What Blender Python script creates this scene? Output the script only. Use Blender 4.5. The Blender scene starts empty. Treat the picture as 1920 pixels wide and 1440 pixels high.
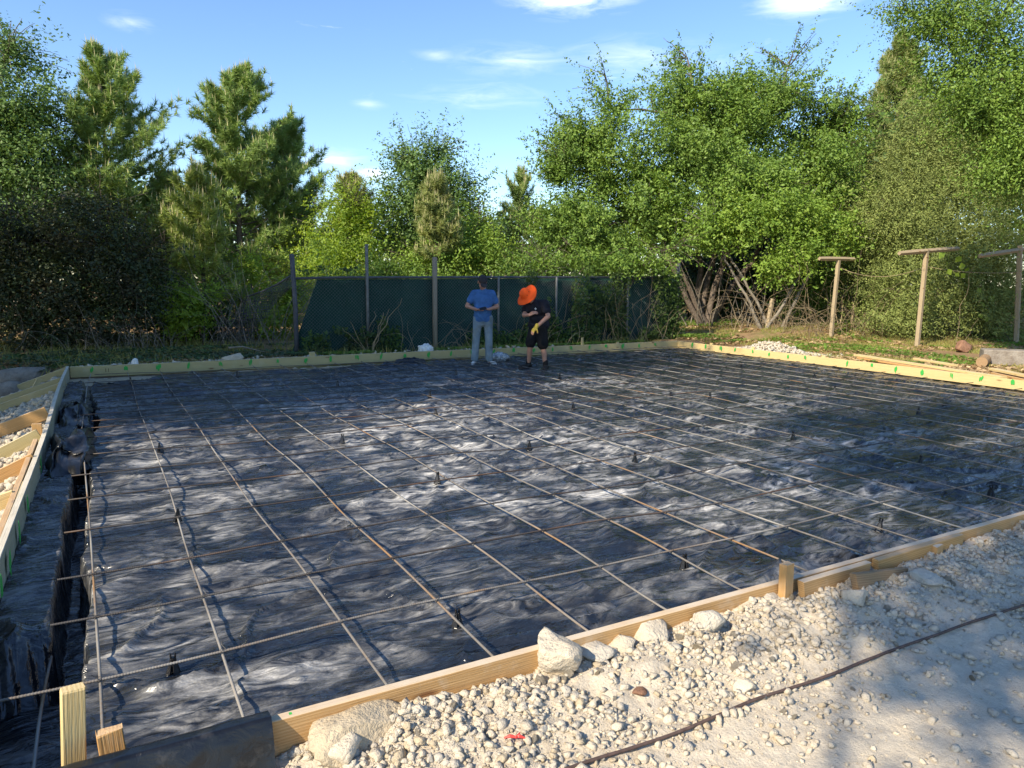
import bpy, math, random
import numpy as np
from mathutils import Vector, Matrix, Euler

# ------------------------------------------------------------------ camera, world, sun
SC = bpy.context.scene
COL = SC.collection
F, CX, CY, H = 1365.23, 960.0, 720.0, 1.70          # photo focal length and centre in px, eye height
_v1 = np.array([188 - CX, 515 - CY, F]); _v2 = np.array([3420 - CX, 548 - CY, F])
_Y = _v1 / np.linalg.norm(_v1); _X = _v2 / np.linalg.norm(_v2); _Z = np.cross(_X, _Y); _Z /= np.linalg.norm(_Z)
_X = np.cross(_Y, _Z)
MC = np.stack([_X, _Y, _Z], 1)                      # world -> camera (x right, y down, z forward)
cam_d = bpy.data.cameras.new('camera'); cam = bpy.data.objects.new('camera', cam_d); COL.objects.link(cam)
R = MC.T @ np.diag([1, -1, -1])
m4 = Matrix([list(R[i]) + [0] for i in range(3)] + [[0, 0, 0, 1]]); m4.translation = Vector((0, 0, H))
cam.matrix_world = m4
cam_d.sensor_width = 36; cam_d.lens = F / 1920 * 36; cam_d.clip_start = 0.05; cam_d.clip_end = 2000
SC.camera = cam
SUN_EL = math.radians(36); SUN_DIR = (-0.95, -0.31)            # horizontal direction TOWARDS the sun
world = bpy.data.worlds.new('World'); SC.world = world; world.use_nodes = True
wn, wl = world.node_tree.nodes, world.node_tree.links
wn.clear()
w_out = wn.new('ShaderNodeOutputWorld'); w_bg = wn.new('ShaderNodeBackground')
sky = wn.new('ShaderNodeTexSky'); sky.sky_type = 'NISHITA'; sky.sun_disc = False
sky.sun_elevation = SUN_EL; sky.sun_rotation = math.atan2(SUN_DIR[0], SUN_DIR[1])
sky.air_density = 1.0; sky.dust_density = 0.15; sky.ozone_density = 3.4; sky.altitude = 50
w_bg.inputs['Strength'].default_value = 0.135
# thin wispy clouds and a few small puffs, drawn on the sky itself
tc = wn.new('ShaderNodeTexCoord')
mp = wn.new('ShaderNodeMapping'); mp.inputs['Scale'].default_value = (5.0, 5.0, 21.0); mp.inputs['Location'].default_value = (3.1, 1.7, 0.4)
nz = wn.new('ShaderNodeTexNoise'); nz.inputs['Scale'].default_value = 1.0; nz.inputs['Detail'].default_value = 9; nz.inputs['Roughness'].default_value = 0.62
nz.inputs['Distortion'].default_value = 0.5
n2 = wn.new('ShaderNodeTexNoise'); n2.inputs['Scale'].default_value = 3.2; n2.inputs['Detail'].default_value = 2
mp2 = wn.new('ShaderNodeMapping'); mp2.inputs['Location'].default_value = (0.62, 0.35, 0.2)
rp = wn.new('ShaderNodeMapRange'); rp.inputs['From Min'].default_value = 0.60; rp.inputs['From Max'].default_value = 0.84
rp2 = wn.new('ShaderNodeMapRange'); rp2.inputs['From Min'].default_value = 0.50; rp2.inputs['From Max'].default_value = 0.66
mul = wn.new('ShaderNodeMath'); mul.operation = 'MULTIPLY'
mx = wn.new('ShaderNodeMix'); mx.data_type = 'RGBA'; mx.inputs['B'].default_value = (7.6, 7.9, 8.3, 1)
hs = wn.new('ShaderNodeHueSaturation'); hs.inputs['Hue'].default_value = .503; hs.inputs['Saturation'].default_value = 1.08; hs.inputs['Value'].default_value = 1.0
wl.new(tc.outputs['Generated'], mp.inputs[0]); wl.new(mp.outputs[0], nz.inputs['Vector'])
wl.new(tc.outputs['Generated'], mp2.inputs[0]); wl.new(mp2.outputs[0], n2.inputs['Vector'])
wl.new(nz.outputs['Fac'], rp.inputs['Value']); wl.new(n2.outputs['Fac'], rp2.inputs['Value'])
wl.new(rp.outputs[0], mul.inputs[0]); wl.new(rp2.outputs[0], mul.inputs[1])
def sky_dir(x, y): d = MC.T @ np.array([x - CX, y - CY, F]); return d / np.linalg.norm(d)
nzc = wn.new('ShaderNodeTexNoise'); nzc.inputs['Scale'].default_value = 1.0; nzc.inputs['Detail'].default_value = 7; nzc.inputs['Roughness'].default_value = .6; nzc.inputs['Distortion'].default_value = .6
mpc = wn.new('ShaderNodeMapping'); mpc.inputs['Scale'].default_value = (15, 15, 75); wl.new(tc.outputs['Generated'], mpc.inputs[0]); wl.new(mpc.outputs[0], nzc.inputs['Vector'])
acc = mul.outputs[0]
for (px_, py_, rw, zs, st, lo) in [(1070, -8, .10, 3.4, 1.0, .36), (1510, -4, .075, 2.6, 1.1, .32), (960, 112, .11, 4.5, .34, .38), (1180, 112, .14, 4.0, .28, .38), (245, 42, .034, 2.6, .34, .36), (815, 103, .044, 3.5, .24, .4),
        (700, 325, .036, 2.8, 1.0, .33), (625, 300, .060, 3.0, .45, .38), (900, 180, .12, 5.0, .28, .43), (690, 195, .030, 3.0, .24, .4), (-160, 120, .10, 4, .6, .4), (2150, 60, .12, 4, .6, .4)]:
    dv = sky_dir(px_, py_); m1 = wn.new('ShaderNodeMapping'); m1.vector_type = 'POINT'; m1.inputs['Scale'].default_value = (1, 1, zs); m1.inputs['Location'].default_value = (-dv[0], -dv[1], -dv[2] * zs)
    ln = wn.new('ShaderNodeVectorMath'); ln.operation = 'LENGTH'; wl.new(tc.outputs['Generated'], m1.inputs[0]); wl.new(m1.outputs[0], ln.inputs[0])
    q1 = wn.new('ShaderNodeMapRange'); q1.inputs['From Min'].default_value = rw; q1.inputs['From Max'].default_value = 0; q1.inputs['To Max'].default_value = .33; wl.new(ln.outputs['Value'], q1.inputs['Value'])
    q2 = wn.new('ShaderNodeMath'); q2.operation = 'ADD'; wl.new(q1.outputs[0], q2.inputs[0]); wl.new(nzc.outputs['Fac'], q2.inputs[1])
    q3 = wn.new('ShaderNodeMapRange'); q3.inputs['From Min'].default_value = .50 + (lo - .36); q3.inputs['From Max'].default_value = .90; q3.inputs['To Max'].default_value = st; wl.new(q2.outputs[0], q3.inputs['Value'])
    q5 = wn.new('ShaderNodeMapRange'); q5.inputs['From Min'].default_value = rw; q5.inputs['From Max'].default_value = rw * .1; wl.new(ln.outputs['Value'], q5.inputs['Value'])
    q6 = wn.new('ShaderNodeMath'); q6.operation = 'MULTIPLY'; wl.new(q3.outputs[0], q6.inputs[0]); wl.new(q5.outputs[0], q6.inputs[1])
    q4 = wn.new('ShaderNodeMath'); q4.operation = 'MAXIMUM'; wl.new(acc, q4.inputs[0]); wl.new(q6.outputs[0], q4.inputs[1]); acc = q4.outputs[0]
wl.new(sky.outputs[0], hs.inputs['Color']); wl.new(hs.outputs[0], mx.inputs['A'])
wl.new(acc, mx.inputs['Factor']); wl.new(mx.outputs['Result'], w_bg.inputs['Color'])
wl.new(w_bg.outputs[0], w_out.inputs['Surface'])
sun_d = bpy.data.lights.new('sun', 'SUN'); sun = bpy.data.objects.new('sun', sun_d); COL.objects.link(sun)
sun_d.energy = 4.7; sun_d.angle = math.radians(0.55); sun_d.color = (1.0, 0.87, 0.67)
_s = Vector((SUN_DIR[0] * math.cos(SUN_EL), SUN_DIR[1] * math.cos(SUN_EL), math.sin(SUN_EL)))
sun.rotation_euler = _s.to_track_quat('Z', 'Y').to_euler(); sun.location = (-20, -8, 20)
SC.view_settings.view_transform = 'Standard'; SC.view_settings.look = 'None'
SC.view_settings.exposure = 0.86; SC.view_settings.gamma = 1.0
SC.cycles.max_bounces = 6; SC.cycles.diffuse_bounces = 3; SC.cycles.glossy_bounces = 3
SC.cycles.transmission_bounces = 4; SC.cycles.transparent_max_bounces = 8; SC.cycles.caustics_reflective = False
SC.cycles.sample_clamp_indirect = 4.0

# ------------------------------------------------------------------ helpers
rng = np.random.default_rng(7); random.seed(7)
EYE = np.array([0, 0, H])
def ray(x, y): return MC.T @ np.array([x - CX, y - CY, F])
def gz(x, y, z=0.0): d = ray(x, y); return EYE + d * (z - H) / d[2]
def gy(x, y, Y): d = ray(x, y); return EYE + d * Y / d[1]
def gx(x, y, X): d = ray(x, y); return EYE + d * X / d[0]
def at(x, y, dist): return EYE + ray(x, y) * dist / F

def hash2(i, j, s=0):
    h = (i.astype(np.int64) * 374761393 + j.astype(np.int64) * 668265263 + s * 982451653) & 0xffffffff
    h = ((h ^ (h >> 13)) * 1274126177) & 0xffffffff
    h = ((h ^ (h >> 16)) * 2246822519) & 0xffffffff
    return ((h ^ (h >> 15)) & 0xffffff) / float(0xffffff)
def vn(x, y, s=0):
    x = np.asarray(x, float); y = np.asarray(y, float)
    i = np.floor(x); j = np.floor(y); u = x - i; v = y - j
    u = u * u * u * (u * (u * 6 - 15) + 10); v = v * v * v * (v * (v * 6 - 15) + 10)
    a = hash2(i, j, s); b = hash2(i + 1, j, s); c = hash2(i, j + 1, s); d = hash2(i + 1, j + 1, s)
    return a + (b - a) * u + (c - a) * v + (a - b - c + d) * u * v
def fbm(x, y, o=4, s=0, g=0.5):
    t = 0; a = 1; n = 0
    for k in range(o):
        t = t + a * vn(x * 2.03 ** k + 17.3 * k, y * 2.03 ** k - 9.1 * k, s + k); n += a; a *= g
    return t / n
def ridge(x, y, s=0, p=3): return (1 - np.abs(2 * vn(x, y, s) - 1)) ** p
def noise3(P, f, s=0):
    return (vn(P[:, 0] * f + P[:, 2] * f * .7, P[:, 1] * f, s) + vn(P[:, 1] * f, P[:, 2] * f + P[:, 0] * .3 * f, s + 5) + vn(P[:, 2] * f, P[:, 0] * f, s + 9)) / 3
def sst(a, b, x): t = np.clip((x - a) / (b - a), 0, 1); return t * t * (3 - 2 * t)

def mesh_np(name, V, Fc, mat, smooth=False, mi=None):
    V = np.asarray(V, np.float32); me = bpy.data.meshes.new(name)
    Fc = np.asarray(Fc, np.int32); n, k = Fc.shape
    me.vertices.add(len(V)); me.vertices.foreach_set('co', V.ravel())
    me.loops.add(n * k); me.loops.foreach_set('vertex_index', Fc.ravel())
    me.polygons.add(n); me.polygons.foreach_set('loop_start', np.arange(0, n * k, k, dtype=np.int32))
    if smooth: me.polygons.foreach_set('use_smooth', np.ones(n, bool))
    for m in (mat if isinstance(mat, (list, tuple)) else [mat]): me.materials.append(m)
    if mi is not None: me.polygons.foreach_set('material_index', np.asarray(mi, np.int32))
    me.update(calc_edges=True); me.validate()
    return me
def link(name, me, parent=None, loc=None, rot=None):
    o = bpy.data.objects.new(name, me); COL.objects.link(o)
    if parent is not None: o.parent = parent
    if loc is not None: o.location = Vector([float(c) for c in loc])
    if rot is not None: o.rotation_euler = Euler(rot)
    return o
def tag(o, label=None, cat=None, group=None, kind=None):
    if label: o['label'] = label
    if cat: o['category'] = cat
    if group: o['group'] = group
    if kind: o['kind'] = kind
    return o
def thing(name, label, cat, loc=(0, 0, 0), rz=0.0, group=None):
    o = bpy.data.objects.new(name, None); COL.objects.link(o); o.location = Vector([float(c) for c in loc]); o.rotation_euler = (0, 0, rz)
    o.empty_display_size = 0.1
    return tag(o, label, cat, group)

class MB:
    """collects solids into one mesh"""
    def __init__(s): s.v = []; s.f = []; s.n = 0
    def add(s, V, Fq):
        s.v.append(np.asarray(V, float)); s.f += [tuple(i + s.n for i in q) for q in Fq]; s.n += len(V)
    def box(s, a, b, bev=0.0, M=None):
        a = np.array(a, float); b = np.array(b, float)
        if bev <= 0:
            V = np.array([[x, y, z] for z in (a[2], b[2]) for y in (a[1], b[1]) for x in (a[0], b[0])])
            Fq = [(0, 2, 3, 1), (4, 5, 7, 6), (0, 1, 5, 4), (2, 6, 7, 3), (0, 4, 6, 2), (1, 3, 7, 5)]
        else:
            V = []; ids = {}
            for sz in (0, 1):
                for sy in (0, 1):
                    for sx in (0, 1):
                        for ax in range(3):
                            p = [a[0] if not sx else b[0], a[1] if not sy else b[1], a[2] if not sz else b[2]]
                            sg = [1 if not sx else -1, 1 if not sy else -1, 1 if not sz else -1]
                            q = [p[i] + (0 if i == ax else sg[i] * bev) for i in range(3)]
                            ids[(sx, sy, sz, ax)] = len(V); V.append(q)
            V = np.array(V); Fq = []
            for ax in range(3):
                o1, o2 = [i for i in range(3) if i != ax]
                for sd in (0, 1):
                    loop = []
                    for (p, q) in ((0, 0), (1, 0), (1, 1), (0, 1)):
                        k = [0, 0, 0]; k[ax] = sd; k[o1] = p; k[o2] = q; loop.append(ids[(k[0], k[1], k[2], ax)])
                    Fq.append(tuple(loop))
            for ax in range(3):
                o1, o2 = [i for i in range(3) if i != ax]
                for p in (0, 1):
                    for q in (0, 1):
                        k0 = [0, 0, 0]; k1 = [0, 0, 0]; k0[o1] = k1[o1] = p; k0[o2] = k1[o2] = q; k1[ax] = 1
                        Fq.append((ids[(*k0, o1)], ids[(*k1, o1)], ids[(*k1, o2)], ids[(*k0, o2)]))
            for sx in (0, 1):
                for sy in (0, 1):
                    for sz in (0, 1): Fq.append(tuple(ids[(sx, sy, sz, ax)] for ax in range(3)))
        if M is not None: V = V @ np.array(M.to_3x3()).T + np.array(M.translation)
        s.add(V, Fq)
    def tube(s, P, r, n=6, cap=True):
        P = np.asarray(P, float); m = len(P); r = np.broadcast_to(np.asarray(r, float), (m,))
        T = np.gradient(P, axis=0); T /= np.linalg.norm(T, axis=1, keepdims=True) + 1e-9
        up = np.array([0, 0, 1.0]) if abs(T[:, 2]).mean() < .8 else np.array([1.0, 0, 0])
        A = np.cross(T, up); A /= np.linalg.norm(A, axis=1, keepdims=True) + 1e-9; B = np.cross(T, A)
        an = np.linspace(0, 2 * math.pi, n, endpoint=False)
        V = P[:, None, :] + r[:, None, None] * (A[:, None, :] * np.cos(an)[None, :, None] + B[:, None, :] * np.sin(an)[None, :, None])
        Fq = [(i * n + j, i * n + (j + 1) % n, (i + 1) * n + (j + 1) % n, (i + 1) * n + j) for i in range(m - 1) for j in range(n)]
        if cap: Fq += [tuple(range(n - 1, -1, -1)), tuple((m - 1) * n + j for j in range(n))]
        s.add(V.reshape(-1, 3), Fq)
    def build(s, name, mat, smooth=False):
        me = bpy.data.meshes.new(name); me.from_pydata(np.vstack(s.v).tolist() if s.v else [], [], s.f)
        for m in (mat if isinstance(mat, (list, tuple)) else [mat]): me.materials.append(m)
        if smooth: me.polygons.foreach_set('use_smooth', np.ones(len(me.polygons), bool))
        me.update(); return me

# ------------------------------------------------------------------ materials
class NT:
    def __init__(s, name, rough=0.8, spec=0.3):
        s.m = bpy.data.materials.new(name); s.m.use_nodes = True; s.N = s.m.node_tree.nodes; s.L = s.m.node_tree.links
        s.b = s.N['Principled BSDF']; s.b.inputs['Roughness'].default_value = rough; s.b.inputs['Specular IOR Level'].default_value = spec
        s.out = s.N['Material Output']; s.tc = s.N.new('ShaderNodeTexCoord')
    def vec(s, scale=(1, 1, 1), src='Object', rnd=False):
        m = s.N.new('ShaderNodeMapping'); m.inputs['Scale'].default_value = scale; s.L.new(s.tc.outputs[src], m.inputs[0])
        if rnd:
            oi = s.N.new('ShaderNodeObjectInfo'); mu = s.N.new('ShaderNodeMath'); mu.operation = 'MULTIPLY'; mu.inputs[1].default_value = 57.0
            s.L.new(oi.outputs['Random'], mu.inputs[0]); s.L.new(mu.outputs[0], m.inputs['Location'])
        return m.outputs[0]
    def noise(s, v, scale, det=4, rough=0.55, dist=0.0):
        n = s.N.new('ShaderNodeTexNoise'); s.L.new(v, n.inputs['Vector'])
        n.inputs['Scale'].default_value = scale; n.inputs['Detail'].default_value = det; n.inputs['Roughness'].default_value = rough; n.inputs['Distortion'].default_value = dist
        return n.outputs['Fac']
    def rng(s, x, a, b, c=0.0, d=1.0):
        n = s.N.new('ShaderNodeMapRange'); s.L.new(x, n.inputs['Value'])
        for k, v in zip(('From Min', 'From Max', 'To Min', 'To Max'), (a, b, c, d)): n.inputs[k].default_value = v
        return n.outputs[0]
    def math(s, op, a, b=None):
        n = s.N.new('ShaderNodeMath'); n.operation = op
        for i, q in enumerate((a, b)):
            if q is None: continue
            if isinstance(q, (int, float)): n.inputs[i].default_value = q
            else: s.L.new(q, n.inputs[i])
        return n.outputs[0]
    def mix(s, f, a, b):
        n = s.N.new('ShaderNodeMix'); n.data_type = 'RGBA'
        for k, q in (('Factor', f), ('A', a), ('B', b)):
            if isinstance(q, (int, float)): n.inputs[k].default_value = q
            elif isinstance(q, tuple): n.inputs[k].default_value = (*q, 1)
            else: s.L.new(q, n.inputs[k])
        return n.outputs['Result']
    def color(s, c):
        if isinstance(c, tuple): s.b.inputs['Base Color'].default_value = (*c, 1)
        else: s.L.new(c, s.b.inputs['Base Color'])
    def bump(s, h, dist=0.01, st=1.0):
        n = s.N.new('ShaderNodeBump'); n.inputs['Distance'].default_value = dist; n.inputs['Strength'].default_value = st
        s.L.new(h, n.inputs['Height']); s.L.new(n.outputs[0], s.b.inputs['Normal']); return n
    def upness(s):
        g = s.N.new('ShaderNodeNewGeometry'); x = s.N.new('ShaderNodeSeparateXYZ'); s.L.new(g.outputs['True Normal'], x.inputs[0]); return x.outputs['Z']
    def random(s):
        g = s.N.new('ShaderNodeNewGeometry'); return g.outputs['Random Per Island']

def flat(name, c, rough=0.8, spec=0.3, var=0.25, sc=8.0, bump=0.0):
    t = NT(name, rough, spec); n = t.noise(t.vec(), sc, 5)
    t.color(t.mix(t.rng(n, .3, .7), tuple(v * (1 - var) for v in c), tuple(min(1, v * (1 + var)) for v in c)))
    if bump: t.bump(n, bump)
    return t.m
def wood(name, c1, c2, dusty=0.0, knots=True, rough=0.75):
    t = NT(name, rough, 0.25); v = t.vec((1, 1, 1), rnd=True)
    vs = t.vec((0.9, 14, 14), rnd=True)
    g = t.noise(vs, 2.2, 6, .6, .6); g2 = t.noise(t.vec((2.5, 90, 90), rnd=True), 2.0, 3)
    rings = t.N.new('ShaderNodeTexWave'); rings.wave_type = 'BANDS'; rings.bands_direction = 'Z'
    rings.inputs['Scale'].default_value = 9; rings.inputs['Distortion'].default_value = 5.5; rings.inputs['Detail'].default_value = 2; rings.inputs['Detail Scale'].default_value = .6
    t.L.new(t.vec((0.35, 1, 3.0), rnd=True), rings.inputs['Vector'])
    f = t.math('ADD', t.math('MULTIPLY', rings.outputs['Fac'], .55), t.math('MULTIPLY', g, .6))
    c = t.mix(t.rng(f, .25, .95), c1, c2)
    c = t.mix(t.rng(g2, .35, .8, 0, .35), c, tuple(x * .55 for x in c2))
    big = t.noise(v, 1.3, 3); c = t.mix(t.rng(big, .45, .7, 0, .45), c, tuple(x * .8 for x in c1))
    if knots:
        vo = t.N.new('ShaderNodeTexVoronoi'); vo.inputs['Scale'].default_value = 1.0; t.L.new(t.vec((2.2, 6.5, 6.5), rnd=True), vo.inputs['Vector'])
        c = t.mix(t.rng(vo.outputs['Distance'], .06, .14, .85, 0), c, (.16, .07, .03))
    if dusty > 0:
        d = t.noise(v, 5, 6, .65); up = t.rng(t.upness(), .3, .9)
        side = t.rng(d, .56, .75, 0, dusty * .8)
        top = t.math('MULTIPLY', up, t.rng(d, .2, .6, dusty * .5, min(1, dusty * 1.3)))
        c = t.mix(t.math('MAXIMUM', side, top), c, (.60, .55, .46))
    t.color(c); t.bump(t.math('ADD', g2, t.math('MULTIPLY', g, .6)), .0025); return t.m
def leafmat(name, c1, c2, c3, tr=0.35, rough=0.55, sc=1.2):
    t = NT(name, rough, 0.35); r = t.random(); n = t.noise(t.vec(), sc, 3)
    c = t.mix(t.rng(r, 0, 1), c1, c2); c = t.mix(t.math('MULTIPLY', t.rng(n, .42, .66), .8), c, c3)
    t.color(c)
    tl = t.N.new('ShaderNodeBsdfTranslucent'); mxs = t.N.new('ShaderNodeMixShader'); mxs.inputs[0].default_value = tr
    hsv = t.N.new('ShaderNodeHueSaturation'); hsv.inputs['Value'].default_value = 1.5; hsv.inputs['Hue'].default_value = .485; hsv.inputs['Saturation'].default_value = 1.1
    t.L.new(c, hsv.inputs['Color']); t.L.new(hsv.outputs[0], tl.inputs['Color'])
    t.L.new(t.b.outputs[0], mxs.inputs[1]); t.L.new(tl.outputs[0], mxs.inputs[2]); t.L.new(mxs.outputs[0], t.out.inputs['Surface'])
    return t.m

M = {}
M['pine_fresh'] = wood('fresh_pine', (.58, .36, .15), (.44, .23, .075), dusty=.25)
M['pine_treated'] = wood('treated_pine', (.50, .42, .22), (.36, .28, .12), dusty=.3)
M['pine_yellow'] = wood('yellow_pine', (.66, .52, .26), (.50, .36, .15), dusty=.12)
M['pine_dusty'] = wood('dusty_form', (.42, .40, .29), (.29, .27, .18), dusty=.75)
M['pine_near'] = wood('near_form', (.56, .36, .17), (.42, .24, .09), dusty=.55)
M['grey_wood'] = wood('weathered_wood', (.40, .27, .15), (.24, .15, .08), dusty=0, knots=True, rough=.9)
M['post_wood'] = wood('post_wood', (.42, .34, .22), (.26, .20, .13), dusty=0, rough=.95)
M['old_wood'] = wood('old_grey_wood', (.34, .30, .24), (.18, .15, .11), dusty=0, rough=.95)
M['paint'] = flat('green_spray_paint', (.045, .34, .06), .7, .3, .35, 60)
M['ink'] = flat('dark_ink', (.08, .05, .03), .8)

# black sheeting with limestone dust
t = NT('black_plastic', .34, .6); v = t.vec((1, 1, 1)); vw = t.vec((1.0, 2.5, 1.0))
def musg(v_, sc, det, dist, kind='RIDGED_MULTIFRACTAL', rough=.5, gain=1.5):
    n_ = t.N.new('ShaderNodeTexNoise'); n_.noise_type = kind; n_.normalize = True; t.L.new(v_, n_.inputs['Vector']); n_.inputs['Scale'].default_value = sc
    n_.inputs['Detail'].default_value = det; n_.inputs['Distortion'].default_value = dist; n_.inputs['Roughness'].default_value = rough
    if 'Gain' in n_.inputs: n_.inputs['Gain'].default_value = gain
    return n_.outputs['Fac']
a = t.noise(vw, 1.1, 4, .55, 1.0); b = t.noise(vw, 3.6, 5, .60, 1.8); c0 = t.noise(v, .45, 2); fine = t.noise(v, 120, 2, .6)
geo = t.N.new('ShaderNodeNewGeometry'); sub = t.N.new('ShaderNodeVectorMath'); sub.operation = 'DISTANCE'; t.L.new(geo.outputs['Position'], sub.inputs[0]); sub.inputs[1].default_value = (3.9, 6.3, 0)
sun_gain = t.rng(sub.outputs['Value'], 6.0, 1.5, .50, 1.25)  # sunlit middle painted in: dust lightened at its centre, dimmed outward
dust = t.math('MULTIPLY', t.rng(a, .38, .64, .06, 1), t.rng(b, .36, .66))
cr_ = musg(t.vec((1.6, 3.6, 1.6)), 2.3, 4, .7)
dust = t.math('ADD', t.math('MULTIPLY', dust, .85), t.math('MULTIPLY', t.rng(cr_, .45, .85), .22))
dust = t.math('MULTIPLY', dust, t.rng(c0, .34, .60, .45, 1.15)); dust = t.math('MULTIPLY', dust, sun_gain)
dust = t.math('MULTIPLY', dust, t.rng(fine, .3, .65, .8, 1.05))
dust = t.math('MULTIPLY', t.math('POWER', t.math('MAXIMUM', dust, 0.0), 1.35), 1.25)
dust = t.math('MINIMUM', t.math('ADD', dust, .010), .9)
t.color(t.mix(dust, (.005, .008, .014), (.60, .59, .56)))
t.L.new(t.rng(dust, 0, .6, .15, .68), t.b.inputs['Roughness'])
t.b.inputs['Specular IOR Level'].default_value = .75
wr = musg(t.vec((1.5, 4.2, 1.5)), 2.6, 5, .8); wr3 = t.noise(t.vec((1.6, 5.5, 1.6)), 3.2, 3, .5, 1.4); wr2 = t.noise(v, 30, 3, .5, .5)
t.bump(t.math('ADD', t.math('ADD', t.math('MULTIPLY', wr, .85), t.math('MULTIPLY', wr3, .8)), t.math('MULTIPLY', wr2, .012)), .036, 1.0)
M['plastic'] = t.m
t = NT('black_plastic_clean', .3, .5); v = t.vec(); n = t.noise(t.vec((6, 2, 6)), 3, 5, .6, 1.0); n2_ = t.noise(v, 6, 6, .7)
t.color(t.mix(t.rng(n2_, .55, .8, 0, .35), (.007, .008, .011), (.18, .17, .16))); t.bump(n, .008, .5); M['plastic_clean'] = t.m

def steel_bar(name, grey, rust, pale, lo, hi):
    t = NT(name, .6, .4); v = t.vec((1, 1, 1), rnd=True); n = t.noise(v, 1.3, 3, .6); n3 = t.noise(v, 60, 3)
    c = t.mix(t.rng(n, lo, hi), grey, rust); c = t.mix(t.rng(n3, .4, .75, 0, .6), c, tuple(x * .55 for x in rust))
    c = t.mix(t.rng(t.noise(v, .7, 2), .52, .62, 0, .8), c, pale); t.color(c); t.bump(n3, .001); return t.m
M['rebar'] = steel_bar('rebar_steel', (.17, .165, .155), (.26, .155, .075), (.30, .29, .265), .54, .68)
M['rebar_x'] = steel_bar('rebar_shaded_steel', (.045, .042, .040), (.13, .066, .034), (.085, .08, .075), .56, .68)  # same steel for the cross bars, their weaker sunlight put into the darker colour
M['rebar_dark'] = flat('rusty_steel', (.085, .055, .045), .7, .4, .35, 40, .001)
M['wire'] = flat('tie_wire', (.03, .028, .027), .5, .5)
M['chair'] = flat('black_plastic_chair', (.010, .010, .011), .35, .5)
M['steel'] = flat('galvanised_steel', (.13, .135, .13), .55, .5, .3, 14)
M['dark_steel'] = flat('dark_steel', (.065, .07, .085), .6, .4, .3, 12)
M['mesh_wire'] = flat('chain_link_wire', (.12, .12, .13), .6, .5)
t = NT('green_screen_fabric', .85, .15); v = t.vec(); n = t.noise(v, 1.2, 4); n_ = t.noise(t.vec((1, 1, .25)), 6, 5)
t.color(t.mix(t.rng(n, .35, .7), (.009, .040, .032), (.018, .062, .046))); t.bump(n_, .03, .5); M['screen'] = t.m

# stone and ground
def stone(name, c1, c2, sc=9, bd=.03):
    t = NT(name, .95, .15); v = t.vec(rnd=True); a = t.noise(v, sc, 7, .65); b = t.noise(v, sc * 5, 4, .6)
    c = t.mix(t.rng(a, .35, .65), c1, c2); t.color(t.mix(t.rng(b, .55, .8, 0, .35), c, tuple(x * .62 for x in c2)))
    t.bump(t.math('ADD', a, t.math('MULTIPLY', b, .5)), bd); return t.m
M['lime'] = stone('limestone', (.58, .51, .40), (.47, .41, .32))
M['lime_grey'] = stone('grey_limestone', (.52, .48, .40), (.41, .37, .31))
M['lime_tan'] = stone('tan_limestone', (.50, .42, .30), (.40, .33, .23))
M['concrete'] = stone('old_concrete', (.30, .27, .23), (.19, .16, .13), 6)
M['brick'] = stone('old_brick', (.30, .17, .11), (.20, .11, .07), 12)
t = NT('ground', .97, .1); v = t.vec()
geo = t.N.new('ShaderNodeNewGeometry'); sp = t.N.new('ShaderNodeSeparateXYZ'); t.L.new(geo.outputs['Position'], sp.inputs[0])
n1 = t.noise(v, .9, 6, .6); nf = t.noise(v, 24, 7, .7); nm = t.noise(v, 5, 5, .6); nff = t.noise(v, 110, 4, .7)
cal = t.mix(t.rng(nf, .3, .7), (.60, .53, .42), (.49, .43, .34)); cal = t.mix(t.rng(nm, .55, .75, 0, .5), cal, (.56, .44, .28)); cal = t.mix(t.rng(nff, .6, .8, 0, .45), cal, (.38, .33, .26))
lit = t.mix(t.rng(nf, .35, .68), (.34, .23, .12), (.17, .11, .06)); lit = t.mix(t.rng(nff, .5, .75, 0, .7), lit, (.42, .31, .18))
grs = t.mix(t.rng(nf, .3, .7), (.11, .14, .035), (.20, .19, .06))
soil = t.mix(t.rng(n1, .52, .64, 0, .8), lit, grs)
yb = t.math('ADD', sp.outputs['Y'], t.math('MULTIPLY', t.math('SUBTRACT', n1, .5), 1.4))
xb = t.math('ADD', sp.outputs['X'], t.math('MULTIPLY', t.math('SUBTRACT', n1, .5), 1.2))
near_m = t.math('MULTIPLY', t.rng(yb, 3.4, 2.9), t.rng(xb, 13.2, 12.8))
left_m = t.math('MULTIPLY', t.rng(xb, -.2, -.3), t.rng(yb, 13.2, 12.6))
left_m = t.math('MULTIPLY', left_m, t.rng(xb, -3.4, -2.6))
t.color(t.mix(t.math('MINIMUM', t.math('ADD', near_m, left_m), 1), soil, cal))
t.bump(t.math('ADD', t.math('ADD', nf, t.math('MULTIPLY', nm, 1.2)), t.math('MULTIPLY', nff, .35)), .02, .8); M['ground'] = t.m

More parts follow.
